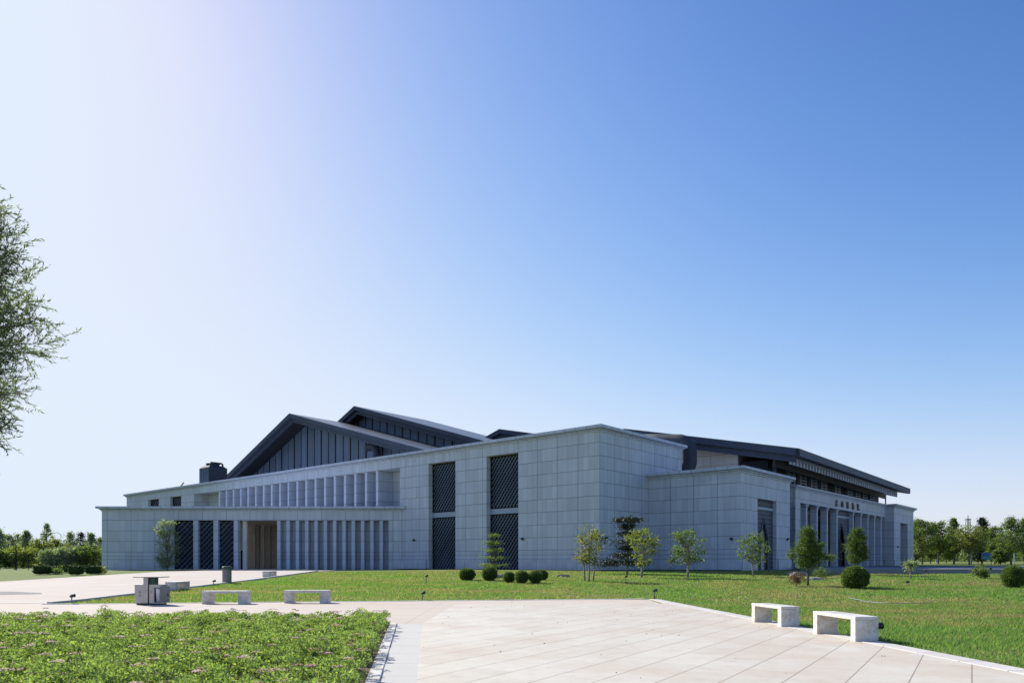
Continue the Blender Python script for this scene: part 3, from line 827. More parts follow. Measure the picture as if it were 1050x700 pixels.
# wall lamps
def wlamp(x, y, z, ax):
    m3 = MB()
    if ax == 'x': m3.box(x-.24, x-.02, y-.10, y+.10, z-.10, z+.07); m3.box(x-.1, x+.01, y-.05, y+.05, z-.2, z+.07)
    else: m3.box(x-.10, x+.10, y-.24, y-.02, z-.10, z+.07); m3.box(x-.05, x+.05, y-.1, y+.01, z-.2, z+.07)
    bpart(m3, 'wall_lamp', 'black')
wlamp(0, 24.8, 4.05, 'x'); wlamp(0, 9.0, 3.85, 'x'); wlamp(.9, 0, 3.75, 'y'); wlamp(8.47, -8.6, 3.7, 'x'); wlamp(V2b-.8, U2, 3.9, 'y'); wlamp(V3a+1.7, U3b, 3.9, 'y'); wlamp(pv[8]+1.5, U3+1.0, 2.6, 'y')
# --- low left wing, its front parallel to the picture (world axes)
YF = 83.5; K = YF/FX
X = lambda px: (px-CX)*K
XL, XR = X(104.4), -12.5
FW = lambda h, d, z: (h, YF+d, z)
ops = [(X(178.1), X(398.6), .2, 6.3, 1.2)]
mb = MB(); wall(mb, FW, XL, XR, .2, 7.42, ops, 1.2)
mb.poly([(XL, YF, .2), (XL, YF+2.5, .2), (XL, YF+2.5, 7.42), (XL, YF, 7.42)]); mb.poly([(XL, YF+2.5, 6.3), (XL, 113, 6.3), (XL, 113, 7.42), (XL, YF+2.5, 7.42)])  # unseen opening added in the side wall to let light into the porch
wing = wpart(mb, 'low_wing_wall', 'stone_wing')
mb = MB()
for o_, a, b in ((.10, 0, .12), (.22, .14, .24), (.48, .26, .50)):
    mb.prism([(XL-o_, YF-o_, 7.35+a), (-12.0, YF-o_, 7.35+a), (-12.6, YF+.1, 7.35+a), (XL-o_, 113, 7.35+a)], (0, 0, b-a))
wpart(mb, 'low_wing_cornice', 'cornice')
for a, b in ((197.9, 202.9), (218.6, 223.4), (239.4, 243.9)):
    mb = MB(); mb.box(X(a), X(b), YF+.05, YF+.95, .2, 6.3); wpart(mb, 'stone_pier', 'fin')
for a, b in ((180, 197.9), (202.9, 218.6), (223.4, 239.4)):
    lattice(FW, X(a)-.2, X(b), .6, 6.3, 'lattice_window', museum, .38, .60, .15, 1.0, part=wpart, sg=1)
for k in range(12):
    a = 284.0+k*9.56
    mb = MB(); mb.box(X(a), X(a+3.3), YF+.05, YF+1.18, .2, 6.3); wpart(mb, 'stone_fin', 'fin')
mb = MB(); mb.poly([(X(284.5), YF+1.2, .2), (X(398.6), YF+1.2, .2), (X(398.6), YF+1.2, 6.3), (X(284.5), YF+1.2, 6.3)])
wpart(mb, 'fin_back_wall', 'stone_wing')
# porch behind the wing opening
mb = MB()
k2 = (YF+11)/FX; mb.box((251.0-CX)*k2, (261.6-CX)*k2, YF+11, YF+11.3, .2, 6.3)
mb.poly([(XL+.2, YF+13.2, .2), (X(300), YF+13.2, .2), (X(300), YF+13.2, 6.3), (XL+.2, YF+13.2, 6.3)])
mb.poly([(X(285), YF+1.2, .2), (X(285), YF+13.2, .2), (X(285), YF+13.2, 6.3), (X(285), YF+1.2, 6.3)])
wpart(mb, 'porch_wall', 'porch')
mb = MB(); mb.box(XL+.2, X(286), YF+1.2, YF+13.3, 6.3, 6.36); wpart(mb, 'porch_ceiling', 'porch')
mb = MB(); mb.box(XL+.2, X(287), YF+.02, YF+13.3, .5, .76); mb.box(X(243.9), X(287), YF-1.4, YF+.02, .5, .76); mb.box(X(178), X(320), YF-1.2, YF-.02, .5, .755); wpart(mb, 'porch_floor', 'forecourt')
for px_, yy, wd in ((248.8, YF+.6, .46), (273.4, YF+11.8, .46), (268.5, YF+11.0, .3), (262.5, YF+11.8, .4)):
    kk = yy/FX; x0 = (px_-CX)*kk; mb = MB(); mb.box(x0, x0+wd, yy, yy+wd, .7, 6.3); wpart(mb, 'porch_column', 'porch')
kk = (YF+2)/FX
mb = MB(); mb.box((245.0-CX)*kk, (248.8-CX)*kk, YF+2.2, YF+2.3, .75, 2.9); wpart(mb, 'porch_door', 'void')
# roof equipment
ct = empty('cooling_tower', (0, 0, 0), TH, 'dark blue boxy cooling tower on the roof left of the gables', 'cooling tower')
p = Lw(2.6, 77.2); ct.location = (p[0], p[1], 13.8)
mb = MB(); mb.box(0, 3.1, 0, 3.3, .55, 3.1); mb.build('casing', 'machine', ct, bevel=.03)
mb = MB()
for k in range(4): mb.box(-.05, -.005, .15+k*.80, .80+k*.80, .7, 2.9)
mb.build('lit_side_panel', 'machine_lit', ct)  # left face of the casing, its light put into the panel colour
mb = MB(); mb.prism([(.1, .1, 3.1), (3.0, .1, 3.1), (3.0, 3.2, 3.1), (.1, 3.2, 3.1)], (0, 0, .01))
mb.v = []; mb.f = []
b0 = [(.05, .05, 3.1), (3.05, .05, 3.1), (3.05, 3.25, 3.1), (.05, 3.25, 3.1)]; b1 = [(.35, .4, 3.45), (2.6, .4, 3.45), (2.6, 2.9, 3.45), (.35, 2.9, 3.45)]
mb.v = b0+b1; mb.f = [(0, 1, 5, 4), (1, 2, 6, 5), (2, 3, 7, 6), (3, 0, 4, 7), (4, 5, 6, 7)]
mb.build('hopper', 'machine', ct)
mb = MB(); mb.lathe([(1.02, 3.45), (1.02, 3.72), (1.1, 3.75), (1.1, 3.85)], 20, (1.45, 1.6, 0)); mb.build('fan_stack', 'machine', ct)
mb = MB(); mb.tube([(.9, 1.2, 3.98), (2.7, 1.2, 3.98), (2.9, 1.2, 3.85), (2.9, 1.2, 3.5)], .15, 8); mb.build('vent_pipe', 'machine', ct)
mb = MB()
for a in (.1, 2.8):
    for b in (.1, 3.0): mb.box(a, a+.16, b, b+.16, 0, .55)
mb.box(-.2, 3.3, .1, .3, .0, .12); mb.box(-.2, 3.3, 2.9, 3.1, .0, .12)
mb.build('support_frame', 'machine', ct)
p = Lw(.6, 83.2)
rf = empty('roof_floodlight', (p[0], p[1], 13.8), TH-.3, 'small tilted floodlight on the parapet left of the cooling tower', 'floodlight')
mb = MB(); mb.prism([(0, 0, .15), (.2, .0, .05), (.75, 0, .85), (.55, 0, .95)], (0, 1.1, 0)); mb.build('lamp_head', 'steeldark', rf)
mb = MB(); mb.box(.3, .42, .2, .3, 0, .5); mb.box(.3, .42, .8, .9, 0, .5); mb.build('bracket', 'machine', rf)

# ------------------------------------------------------------------ benches
def make_bench(loc, rz, label, group, L=1.6, D=.46, H=.46, T=.09, leg=.30):
    r = empty('stone_bench', loc, rz, label, 'bench', group)
    mb = MB(); mb.box(-L/2, L/2, -D/2, D/2, H-T, H); mb.build('seat', 'bench', r, bevel=.008)
    for s in (-1, 1):
        x0 = -L/2+.004 if s < 0 else L/2-leg-.004
        mb = MB(); mb.box(x0, x0+leg, -D/2+.004, D/2-.004, -.06, H-T-.002); mb.build('leg', 'bench', r, bevel=.006)
    return r
def bench_px(pxa, pxb, py, label, group, rz=0, **k):
    a = on_ground(pxa, py); b = on_ground(pxb, py)
    return make_bench(((a[0]+b[0])/2, (a[1]+b[1])/2+.2, .03), rz, label, group, L=b[0]-a[0], **k)
GP = 'white stone benches around the lawn'
bench_px(207, 253, 619.5, 'pale stone bench on the path nearest the steel recycling bins', GP)
bench_px(291.3, 336.5, 618.6, 'pale stone bench on the path to the right of the other path bench', GP)
def bench_at(px_, py_, L, ang, label, D=.5, H=.46, leg=.16, zoff=.03):
    x, y, z = on_ground(px_, py_)
    return make_bench((x, y, z+zoff), ang, label, GP, L=L, D=D, H=H, leg=leg, T=.08)
# right pair, along the lawn kerb
def seg_bench(p0, p1, label, D, H):
    a, b = Vector(p0), Vector(p1); c = (a+b)/2; d = b-a
    n = Vector((-d.y, d.x)).normalized()
    if n.x < 0: n = -n
    ang = math.atan2(d.y, d.x); c = c+n*D/2
    return make_bench((c.x, c.y, .03), ang, label, GP, L=d.length, D=D, H=H, T=.065, leg=.17)
def gp(px_, py_): x, y, z = on_ground(px_, py_); return (x, y)
seg_bench(gp(770.5, 638.0), gp(801, 643.3), 'white stone bench on the plaza edge, the farther of the right hand pair', .46, .46)
seg_bench(gp(833.5, 650.0), gp(877, 658.8), 'white stone bench on the plaza edge, the nearer one beside the lawn lamp', .46, .46)
def end_bench(pxc, py_, label, L=1.5):
    x, y, z = on_ground(pxc, py_)
    return make_bench((x, y+L/2, z+.02), R(90-2), label, GP, L=L, D=.5, H=.43, T=.08, leg=.3)
end_bench(175, 605.8, 'stone bench at the forecourt kerb, partly behind the recycling bins')
end_bench(273, 591.8, 'small looking stone bench at the far end of the forecourt kerb near the porch')

# ------------------------------------------------------------------ recycling bins
bx, by, bz = on_ground(152, 620.3); bz = .022
S = by/FX
rb = empty('recycling_bin', (bx, by, bz), 0, 'steel recycling station with a flat canopy and one door standing open', 'recycling bin')
q = lambda px_: (px_-152)*S
def bb(name, a, b, y0, y1, z0, z1, mat, par=rb, bev=.008):
    m = MB(); m.box(a, b, y0, y1, z0, z1); return m.build(name, mat, par, bevel=bev)
bb('base', q(139.2), q(165), .04, .44, 0, .05, 'black')
lb = bb('bin_body', q(138), q(146.9), 0, .42, .05, .71, 'steel')
cp = bb('centre_post', q(147.3), q(152), -.03, .38, .05, .955, 'steel')
bb('canopy', q(138), q(166.5), -.12, .55, .955, .985, 'steeldark')
bb('info_panel', q(152.3), q(157.8), .06, .34, .66, .953, 'greenpaint')
# right body: an open-fronted box
m = MB(); a, b = q(152.9), q(166)
m.box(a, a+.17, 0, .42, .05, .71); m.box(b-.02, b, .0, .42, .05, .71); m.box(a+.17, b-.02, .0, .42, .60, .71); m.box(a+.17, b-.02, .40, .42, .05, .60); m.box(a+.17, b-.02, 0, .42, .05, .08)
m.build('bin_body', 'steel', rb)
m = MB(); m.lathe([(.10, .09), (.125, .56), (.13, .57), (.115, .56)], 20, ((a+b)/2+.07, .145, 0)); m.build('liner', 'whiteplastic', rb, smooth=True)
dr = bb('door', q(165.2), q(175.3), -.10, -.08, .09, .66, 'steeldark')
m = MB(); m.tube([(q(173.5), -.14, .30), (q(173.5), -.14, .42)], .012, 8); m.build('handle', 'black', dr)
def recyc(cx, cz, s, mat, par, yy):
    m = MB()
    for k in range(3):
        a0 = R(90+120*k); a1 = R(90+120*(k+1))
        p0 = Vector((math.cos(a0), 0, math.sin(a0)))*s; p1 = Vector((math.cos(a1), 0, math.sin(a1)))*s
        d = (p1-p0).normalized(); n = Vector((-d.z, 0, d.x))
        s0 = p0+d*s*.30; s1 = p0+d*s*1.15
        base = Vector((cx, yy, cz))
        m.prism([base+s0-n*s*.13, base+s1-n*s*.13, base+s1+n*s*.13, base+s0+n*s*.13], (0, -.004, 0))
        m.prism([base+s1-n*s*.3, base+s1+d*s*.42, base+s1+n*s*.3], (0, -.005, 0))
    return m.build('recycling_mark', mat, par)
recyc((q(138)+q(146.9))/2+.03, .44, .055, 'inkdark', lb, -.001)
m = MB(); m.box(-.015, .085, -.003, -.0005, .325, .345); m.box(.0, .07, -.003, -.0005, .295, .308)
o = m.build('caption_bars', 'inkdark', lb); o.location.x = (q(138)+q(146.9))/2
recyc(q(149.7), .50, .035, 'teal', cp, -.032)
recyc(q(155.3), .46, .04, 'teal', rb, -.001)
# trash can
x, y, z = on_ground(232.7, 598)
tc = empty('litter_bin', (x, y, z+.02), 0, 'round grey litter bin with a dark green lid on the forecourt', 'litter bin')
mb = MB(); mb.lathe([(.24, 0), (.26, .03), (.26, .80), (.25, .81)], 24); mb.build('body', 'steeldark', tc, smooth=False)
mb = MB(); mb.lathe([(.275, .80), (.28, .83), (.28, .95), (.25, .985), (.12, .995)], 24); mb.build('lid', 'greenpaint', tc)

# lawn lamps (spike lights / sprinklers)
def spike(px_, py_, h, label, red=False):
    x, y, z = on_ground(px_, py_)
    r = empty('lawn_lamp', (x, y, z-.01), 0, label, 'garden lamp', 'low spike lamps in and beside the lawn')
    m = MB(); m.tube([(0, 0, 0), (0, 0, h*.82)], .022, 8); m.build('stake', 'steeldark', r)
    m = MB(); m.tube([(-.05, 0, h*.82), (.03, 0, h*.9), (.11, 0, h*.93)], [.045, .06, .065], 10); m.build('lamp_head', 'black', r)
    if red: m = MB(); m.box(-.035, .035, -.035, .035, .0, .12); m.build('foot', 'leaf_brown', r)
    return r
spike(73.5, 619.3, .36, 'short lamp on a stake at the left tip of the lawn wedge')
spike(219, 600, .30, 'small lamp by the forecourt kerb just left of the litter bin', True)
spike(433.3, 615.5, .36, 'black stake lamp by the path edge, straight below the left lattice window')
spike(437, 598.8, .55, 'taller thin stake lamp in mid lawn in front of the left lattice window')
spike(641.5, 598.5, .50, 'thin stake lamp in the lawn between the bare tree and the yellow green tree', True)
spike(671, 613.8, .40, 'black stake lamp at the far corner of the tiled plaza', True)
spike(899, 657.3, .34, 'black lamp close against the end of the nearest stone bench')
spike(930, 599.2, .2, 'tiny lamp stake beside the pale leaved sapling')
spike(948.5, 593.2, .6, 'thin stake near the platform, right of the pale leaved sapling')
spike(1014.8, 593.3, .75, 'thin grey stake just right of the yellowish lawn shrub')

# garden hose lying in the lawn
hp = [(870, 613.5), (874, 614.5), (885, 617), (897, 618.3), (909, 619.2), (930, 619.5), (950, 619), (961, 617)]
P = [on_ground(*p_) for p_ in hp]
mb = MB(); pts = []
for i in range(len(P)-1):
    for t in (0, .33, .66): pts.append((P[i][0]+(P[i+1][0]-P[i][0])*t+.05*math.sin(i*3+t*9), P[i][1]+(P[i+1][1]-P[i][1])*t, P[i][2]+.045))
mb.tube(pts, .013, 6); o = mb.build('garden_hose', 'hose', smooth=True); tag(o, 'pale hose lying in a curve on the right hand lawn', 'hose')

# rocks
def rock(px_, py_, wpx, h, label, seed, flat=1.0):
    x, y, z = on_ground(px_, py_); s = wpx*y/FX/2
    bm = bmesh.new(); bmesh.ops.create_icosphere(bm, subdivisions=3, radius=1)
    rn = random.Random(seed); ph = [rn.uniform(0, 6) for _ in range(6)]
    for v in bm.verts:
        c = v.co; k = 1+.16*math.sin(3*c.x+ph[0])+.14*math.sin(4*c.y+ph[1]+c.z*3)+.08*math.sin(9*c.z+ph[2]+5*c.x)+rn.uniform(-.04, .04)
        v.co = Vector((c.x*s*k, c.y*s*.7*k, max(-.2, min(.5, c.z*.8))*h*1.1))
    me = bpy.data.meshes.new('boulder'); bm.to_mesh(me); bm.free()
    o = link('boulder', me, 'rock'); o.location = (x, y+s*.4, z); tag(o, label, 'boulder', 'boulders on the lawn'); return o
rock(513, 592.5, 13, .50, 'tan boulder between two clipped ball bushes', 3)
rock(577.7, 591.3, 15, .32, 'flat grey stone slab on the lawn alone by the wall', 4)
rock(821, 590.5, 20, .62, 'large rounded boulder behind the round crowned pine', 5)
rock(836.5, 594.5, 17, .34, 'low flat tan boulder right of the pine trunk', 6)

# ------------------------------------------------------------------ foliage
def leaves_mesh(name, C, A, l, wdt, rs):
    """diamond leaves: centres C, long axes A (n,3), lengths l, widths"""
    n = len(C); A = A/np.linalg.norm(A, axis=1, keepdims=True)
    r = rs.normal(size=(n, 3)); B = np.cross(A, r); B /= np.linalg.norm(B, axis=1, keepdims=True)
    l = np.broadcast_to(l, (n,))[:, None]; wdt = np.broadcast_to(wdt, (n,))[:, None]
    V = np.stack([C-A*l/2, C+B*wdt/2-A*l*.05, C+A*l/2, C-B*wdt/2-A*l*.05], 1).reshape(-1, 3)
    F = np.arange(4*n).reshape(n, 4)
    return npmesh(name, V, F)
def in_ball(rs, n, p=1/3):
    d = rs.normal(size=(n, 3)); d /= np.linalg.norm(d, axis=1, keepdims=True)
    return d*(rs.random((n, 1))**p)
def tree(name, loc, H, Wd, base, style, leaf, bark, label, cat, group=None, seed=1, nclump=60, per=60, lsize=.12, lw=.6, trunk_r=None, stems=1, lean=0, extra=None, clump_r=None, lo_narrow=1.0):
    rs = np.random.default_rng(seed); rn = random.Random(seed)
    root = empty(name, loc, rn.uniform(0, 0.01), label, cat, group)
    ch = H-base; cl = []
    for i in range(nclump):
        t = (i+.5)/nclump
        for _try in range(20):
            if style == 'round': d = in_ball(rs, 1, .45)[0]; c = np.array([d[0]*Wd/2, d[1]*Wd/2, base+ch*(.5+d[2]*.5)])
            elif style == 'ovoid':
                z = rs.random(); rr = (math.sin(math.pi*min(1, .12+z*.86)**.75))*Wd/2*math.sqrt(rs.random())
                a = rs.random()*6.283; c = np.array([math.cos(a)*rr, math.sin(a)*rr, base+ch*z])
            elif style == 'cone':
                z = rs.random(); rr = (1-z*.93)*Wd/2*(rs.random()**.45); a = rs.random()*6.283
                c = np.array([math.cos(a)*rr, math.sin(a)*rr, base+ch*z])
            elif style == 'column':
                z = rs.random(); rr = (.35+.65*math.sin(math.pi*min(1, .1+z*.85)))*Wd/2*math.sqrt(rs.random()); a = rs.random()*6.283
                c = np.array([math.cos(a)*rr, math.sin(a)*rr, base+ch*z])
            elif style == 'tier':
                k = rs.integers(0, 5); z = k/4.6; rr = (1-z*.85)*Wd/2*(rs.random()**.6); a = rs.random()*6.283
                c = np.array([math.cos(a)*rr, math.sin(a)*rr, base+ch*z+rr*.12])
            elif style == 'layer':
                k = rs.integers(0, 7); z = k/6.3; rr = (.55+.45*math.sin(k*2.1+1))*(1-z*.55)*Wd/2*(rs.random()**.5); a = rs.random()*6.283
                c = np.array([math.cos(a)*rr, math.sin(a)*rr, base+ch*z-rr*.10])
            elif style == 'vase':
                z = rs.random(); rr = (.25+.75*math.sin(math.pi*(.08+.80*z)))*Wd/2*(rs.random()**.55); a = rs.random()*6.283
                c = np.array([math.cos(a)*rr, math.sin(a)*rr, base+ch*z])
            break
        cl.append(c)
    if extra: cl += [np.array(e) for e in extra]
    cl = np.array(cl)
    # uneven outline
    cl[:, 0] += lean*(cl[:, 2]-base)
    mb = MB(); tr = trunk_r or H*.018
    tops = []
    for s in range(stems):
        ox = (s-(stems-1)/2)*.35; wob = [rn.uniform(-.03, .03)*H for _ in range(4)]
        pt = [(ox*.7, 0, -.15), (ox*.8+wob[0]*.4, wob[1]*.4, base*.5), (ox+wob[0]*.8, wob[1], base+.05*ch), (ox*1.3+wob[2]*.6+lean*ch*.4, wob[3]*.6, base+ch*.5), (ox*1.3+lean*ch*.8, 0, base+ch*.88)]
        mb.tube(pt, [tr*1.15, tr, tr*.85, tr*.5, tr*.12], 8); tops.append(pt)
    nb = min(len(cl), 46)
    for c in cl[rs.permutation(len(cl))[:nb]]:
        pt = tops[rn.randrange(stems)]
        z0 = max(base*.75, base+(c[2]-base)*.55-.1*ch); tt = (z0-pt[0][2])/(pt[-1][2]-pt[0][2])
        x0 = np.interp(z0, [p_[2] for p_ in pt], [p_[0] for p_ in pt]); y0 = np.interp(z0, [p_[2] for p_ in pt], [p_[1] for p_ in pt])
        mid = ((x0+c[0])/2+rn.uniform(-.04, .04)*Wd, (y0+c[1])/2, (z0+c[2])/2+rn.uniform(-.02, .05)*ch)
        mb.tube([(x0, y0, z0), mid, tuple(c)], [tr*.38, tr*.22, tr*.07], 5, cap=False)
    mb.build('trunk', bark, root, smooth=True)
    cr = clump_r or Wd*.13
    sizes = cr*(.6+.8*rs.random(len(cl)))
    n = len(cl)*per; idx = np.repeat(np.arange(len(cl)), per)
    off = np.clip(rs.normal(size=(n, 3))*.52, -1.4, 1.4)*sizes[idx][:, None]*np.array([1, 1, .75 if style not in ('tier', 'layer') else .42])
    C = cl[idx]+off
    A = rs.normal(size=(n, 3))+off/sizes[idx][:, None]*.8
    ls = lsize*(.6+.8*rs.random(n))
    me = leaves_mesh('crown', C, A, ls, ls*lw, rs)
    link('crown', me, leaf, root)
    return root
def copy_tree(o, loc, rz, s, label, group=None):
    r = o.copy(); col.objects.link(r); r.location = loc; r.rotation_euler = (0, 0, rz); r.scale = s; r['label'] = label
    if group: r['group'] = group
    for c in list(o.children):
        c2 = c.copy(); col.objects.link(c2); c2.parent = r
    return r
def px_tree(px_, base_py, top_py, wpx, base_frac, style, leaf, bark, label, name='young_tree', cat='tree', d=None, **k):
    if d is None: x, y, z = on_ground(px_, base_py)
    else: y = d; x = (px_-CX)/FX*d; z = g(x, d)
    H = (EYE-(top_py-HY)*y/FX)-z; Wd = wpx*y/FX
    return tree(name, (x, y, z), H, Wd, H*base_frac, style, leaf, bark, label, cat, **k)
GT = 'young trees on the lawn in front of the museum'
px_tree(604, 596, 541, 33, .36, 'vase', 'leaf_autumn', 'bark_pale', 'sparse young tree turning yellow brown, left of the tall corner', group=GT, seed=11, nclump=70, per=22, lsize=.13, stems=3, trunk_r=.05, clump_r=.34)
px_tree(643, 588.5, 530, 46, .22, 'layer', 'leaf_dark', 'bark_pale', 'dark blue green pine close against the tall stone wall', name='pine_tree', group=GT, seed=12, nclump=85, per=150, lsize=.16, lw=.3, trunk_r=.08, clump_r=.5, extra=[(-1.7, 0, .9), (-1.9, .1, .7), (-1.4, 0, 1.05), (-1.1, 0, .95), (1.7, 0, 2.6), (-1.9, 0, 2.6)])
px_tree(658, 592, 543, 37, .28, 'vase', 'leaf_yellow', 'bark_pale', 'yellow green young tree standing in front of the dark pine', group=GT, seed=13, nclump=62, per=36, lsize=.12, trunk_r=.07, clump_r=.30)
px_tree(705, 592.3, 543, 39, .30, 'vase', 'leaf_mid', 'bark_pale', 'open crowned young tree with low side branches before the re-entrant corner', group=GT, seed=24, nclump=62, per=36, lsize=.12, trunk_r=.08, clump_r=.30, extra=[(-1.2, 0, 1.15), (-1.0, 0, 1.2), (-.8, 0, 1.2), (1.1, .2, 1.2), (.8, .1, 1.2)])
px_tree(772.5, 591.2, 548, 30, .30, 'vase', 'leaf_green', 'bark_pale', 'thin dark young tree beside the arched side portal', group=GT, seed=15, nclump=55, per=26, lsize=.13, trunk_r=.05, clump_r=.30)
px_tree(828.5, 600.6, 543, 22, .36, 'ovoid', 'leaf_topiary', 'bark', 'round crowned pine with a loose branch on its right side', name='pine_tree', group=GT, seed=16, nclump=85, per=190, lsize=.10, lw=.3, trunk_r=.06, clump_r=.26, extra=[(.9, 0, 1.5), (1.1, 0, 1.55), (1.25, 0, 1.5), (.8, .1, 1.7), (.75, 0, 2.2), (-.85, 0, 1.75), (-.95, 0, 1.6)])
px_tree(879.5, 589.5, 541, 22, .30, 'ovoid', 'leaf_topiary', 'bark', 'dense egg shaped evergreen behind the big clipped ball bush', name='evergreen_tree', group=GT, seed=17, nclump=95, per=190, lsize=.10, lw=.35, trunk_r=.07, clump_r=.26)
px_tree(505, 588, 544.5, 30, .18, 'tier', 'leaf_mid', 'bark', 'small tiered spruce with yellow green tips before the lattice window', name='spruce_sapling', group=GT, seed=18, nclump=60, per=60, lsize=.12, lw=.3, trunk_r=.045, clump_r=.32)
px_tree(933.5, 593.5, 572.5, 17, .42, 'round', 'leaf_silver', 'bark_pale', 'low sapling with pale blue green leaves near the platform', name='sapling', group=GT, seed=19, nclump=22, per=24, lsize=.13, trunk_r=.045, clump_r=.22)
px_tree(1005.5, 593, 579.5, 16, .10, 'round', 'leaf_mid', 'bark', 'loose yellowish shrub on the right lawn', name='lawn_shrub', cat='shrub', seed=20, nclump=26, per=44, lsize=.12, trunk_r=.03, clump_r=.22)
px_tree(816.8, 601.3, 586, 17, .15, 'round', 'leaf_brown', 'bark', 'small bare looking bronze shrub left of the pine trunk', name='lawn_shrub', cat='shrub', seed=21, nclump=40, per=44, lsize=.05, trunk_r=.02, clump_r=.13)
px_tree(840, 592.5, 582.5, 14, .05, 'round', 'leaf_mid', 'bark', 'spiky pale green plant behind the flat boulder', name='grass_clump', cat='plant', seed=22, nclump=16, per=36, lsize=.22, lw=.12, trunk_r=.015, clump_r=.25)
px_tree(171, 583.8, 535.5, 27, .06, 'column', 'leaf_silver', 'bark', 'silvery leaved tall shrub against the low wing wall', name='silver_shrub', cat='shrub', d=80.5, seed=23, nclump=95, per=70, lsize=.16, lw=.35, trunk_r=.06, clump_r=.42)

def ball_bush(px_, base_py, wpx, hpx, label, group, leaf='leaf_topiary', seed=1, name='ball_bush', squash=1.0, n=4200, d=None, box=False):
    if d is None: x, y, z = on_ground(px_, base_py)
    else: y = d; x = (px_-CX)/FX*d; z = g(x, d)
    rx = wpx*y/FX/2; rz = hpx*y/FX/2
    root = empty(name, (x, y, z), 0, label, 'bush', group)
    rs = np.random.default_rng(seed)
    bm = bmesh.new(); bmesh.ops.create_icosphere(bm, subdivisions=3, radius=1)
    for v in bm.verts:
        c = v.co
        if box: c = Vector([math.copysign(abs(t)**.55, t) for t in c])*.86
        v.co = Vector((c.x*rx*.93, c.y*rx*.93, max(.02, rz+c.z*rz*.93)))
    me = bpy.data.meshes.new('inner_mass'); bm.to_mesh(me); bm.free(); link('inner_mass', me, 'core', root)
    d3 = rs.normal(size=(n, 3)); d3 /= np.linalg.norm(d3, axis=1, keepdims=True)
    nrm = d3.copy()
    if box: d3 = np.sign(d3)*np.abs(d3)**.55*.86
    lump = 1+.03*np.sin(d3[:, 0]*15+d3[:, 2]*11+seed)+.05*np.sin(d3[:, 0]*7+seed)*np.sin(d3[:, 1]*6)+.03*np.sin(d3[:, 2]*9+seed*2)
    rad = (lump*(1.0+rs.normal(size=n)*.035))[:, None]
    C = d3*rad*np.array([rx, rx, rz])+np.array([0, 0, rz]); C[:, 2] = np.maximum(C[:, 2], .02)
    A = nrm*.7+rs.normal(size=(n, 3))*.6
    s = rx*.11*(.6+.8*rs.random(n))
    link('foliage', leaves_mesh('foliage', C, A, s, s*.5, rs), leaf, root)
    if leaf == 'leaf_topiary':     # bare twiggy skirt at the foot
        mb = MB(); rn = random.Random(seed)
        for k in range(14):
            a = rn.uniform(0, 6.28); mb.tube([(0, 0, -.02), (math.cos(a)*rx*.35, math.sin(a)*rx*.35, rz*.25), (math.cos(a)*rx*.7, math.sin(a)*rx*.7, rz*.6)], .012, 4, cap=False)
        mb.build('stem', 'bark', root)
    return root
GB = 'clipped ball bushes on the lawn'
ball_bush(479, 595, 16.5, 13, 'clipped ball bush alone at the left end of the lattice window row', GB, seed=1)
ball_bush(502, 595.3, 16, 15, 'clipped ball bush just left of the tan boulder', GB, seed=2)
ball_bush(522, 597.3, 12, 11.5, 'smallest clipped ball bush, just right of the tan boulder', GB, seed=3)
ball_bush(535, 598, 14, 13.5, 'clipped ball bush in the middle of the three standing together', GB, seed=4)
ball_bush(549, 598, 14, 13.5, 'clipped ball bush at the right end of the three standing together', GB, seed=5)
ball_bush(877, 603.3, 26, 23, 'largest clipped ball bush, in front of the egg shaped evergreen', GB, seed=6, n=7000)
ball_bush(1039, 602.5, 21, 23, 'clipped ball bush near the right edge of the photo', GB, seed=7, n=5500)
ball_bush(1053, 601.5, 16, 20, 'clipped ball bush cut by the right edge of the photo', GB, seed=8)
ball_bush(556, 594.8, 12, 11, 'half hidden clipped ball bush behind the row of three', GB, seed=9)
GH = 'dark clipped hedge mounds left of the low wing'
for i, (a, b, w_, h_, lab) in enumerate([(43.5, 588.6, 17, 10, 'dark clipped hedge mound farthest left on the left lawn'), (53, 588.2, 9, 8.3, 'small dark hedge mound tucked behind the leftmost one'),
      (66.5, 587, 11, 8.8, 'dark hedge mound set back between the two larger ones'), (78, 589.2, 14.5, 10.3, 'dark hedge mound in the middle of the left lawn row'),
      (81, 585.6, 12, 7, 'low lighter hedge mound behind the middle one'), (88.5, 585.6, 11, 7, 'low lighter hedge mound behind the mound nearest the wing'), (95.5, 588.3, 14.5, 9.2, 'dark hedge mound nearest the corner of the low wing')]):
    ball_bush(a, b, w_, h_, lab, GH, leaf='leaf_hedge', seed=30+i, name='hedge_mound', n=2600, box=True)
px_tree(58, 588.5, 582, 10, .05, 'round', 'leaf_mid', 'bark', 'scruffy pale weeds between the hedge mounds', name='weed_clump', cat='plant', seed=41, nclump=18, per=30, lsize=.12, trunk_r=.02, clump_r=.25)
px_tree(104, 587.8, 581.5, 9, .05, 'round', 'leaf_yellow', 'bark', 'yellow green plant at the foot of the low wing corner', name='weed_clump', cat='plant', seed=42, nclump=18, per=30, lsize=.12, trunk_r=.02, clump_r=.25)

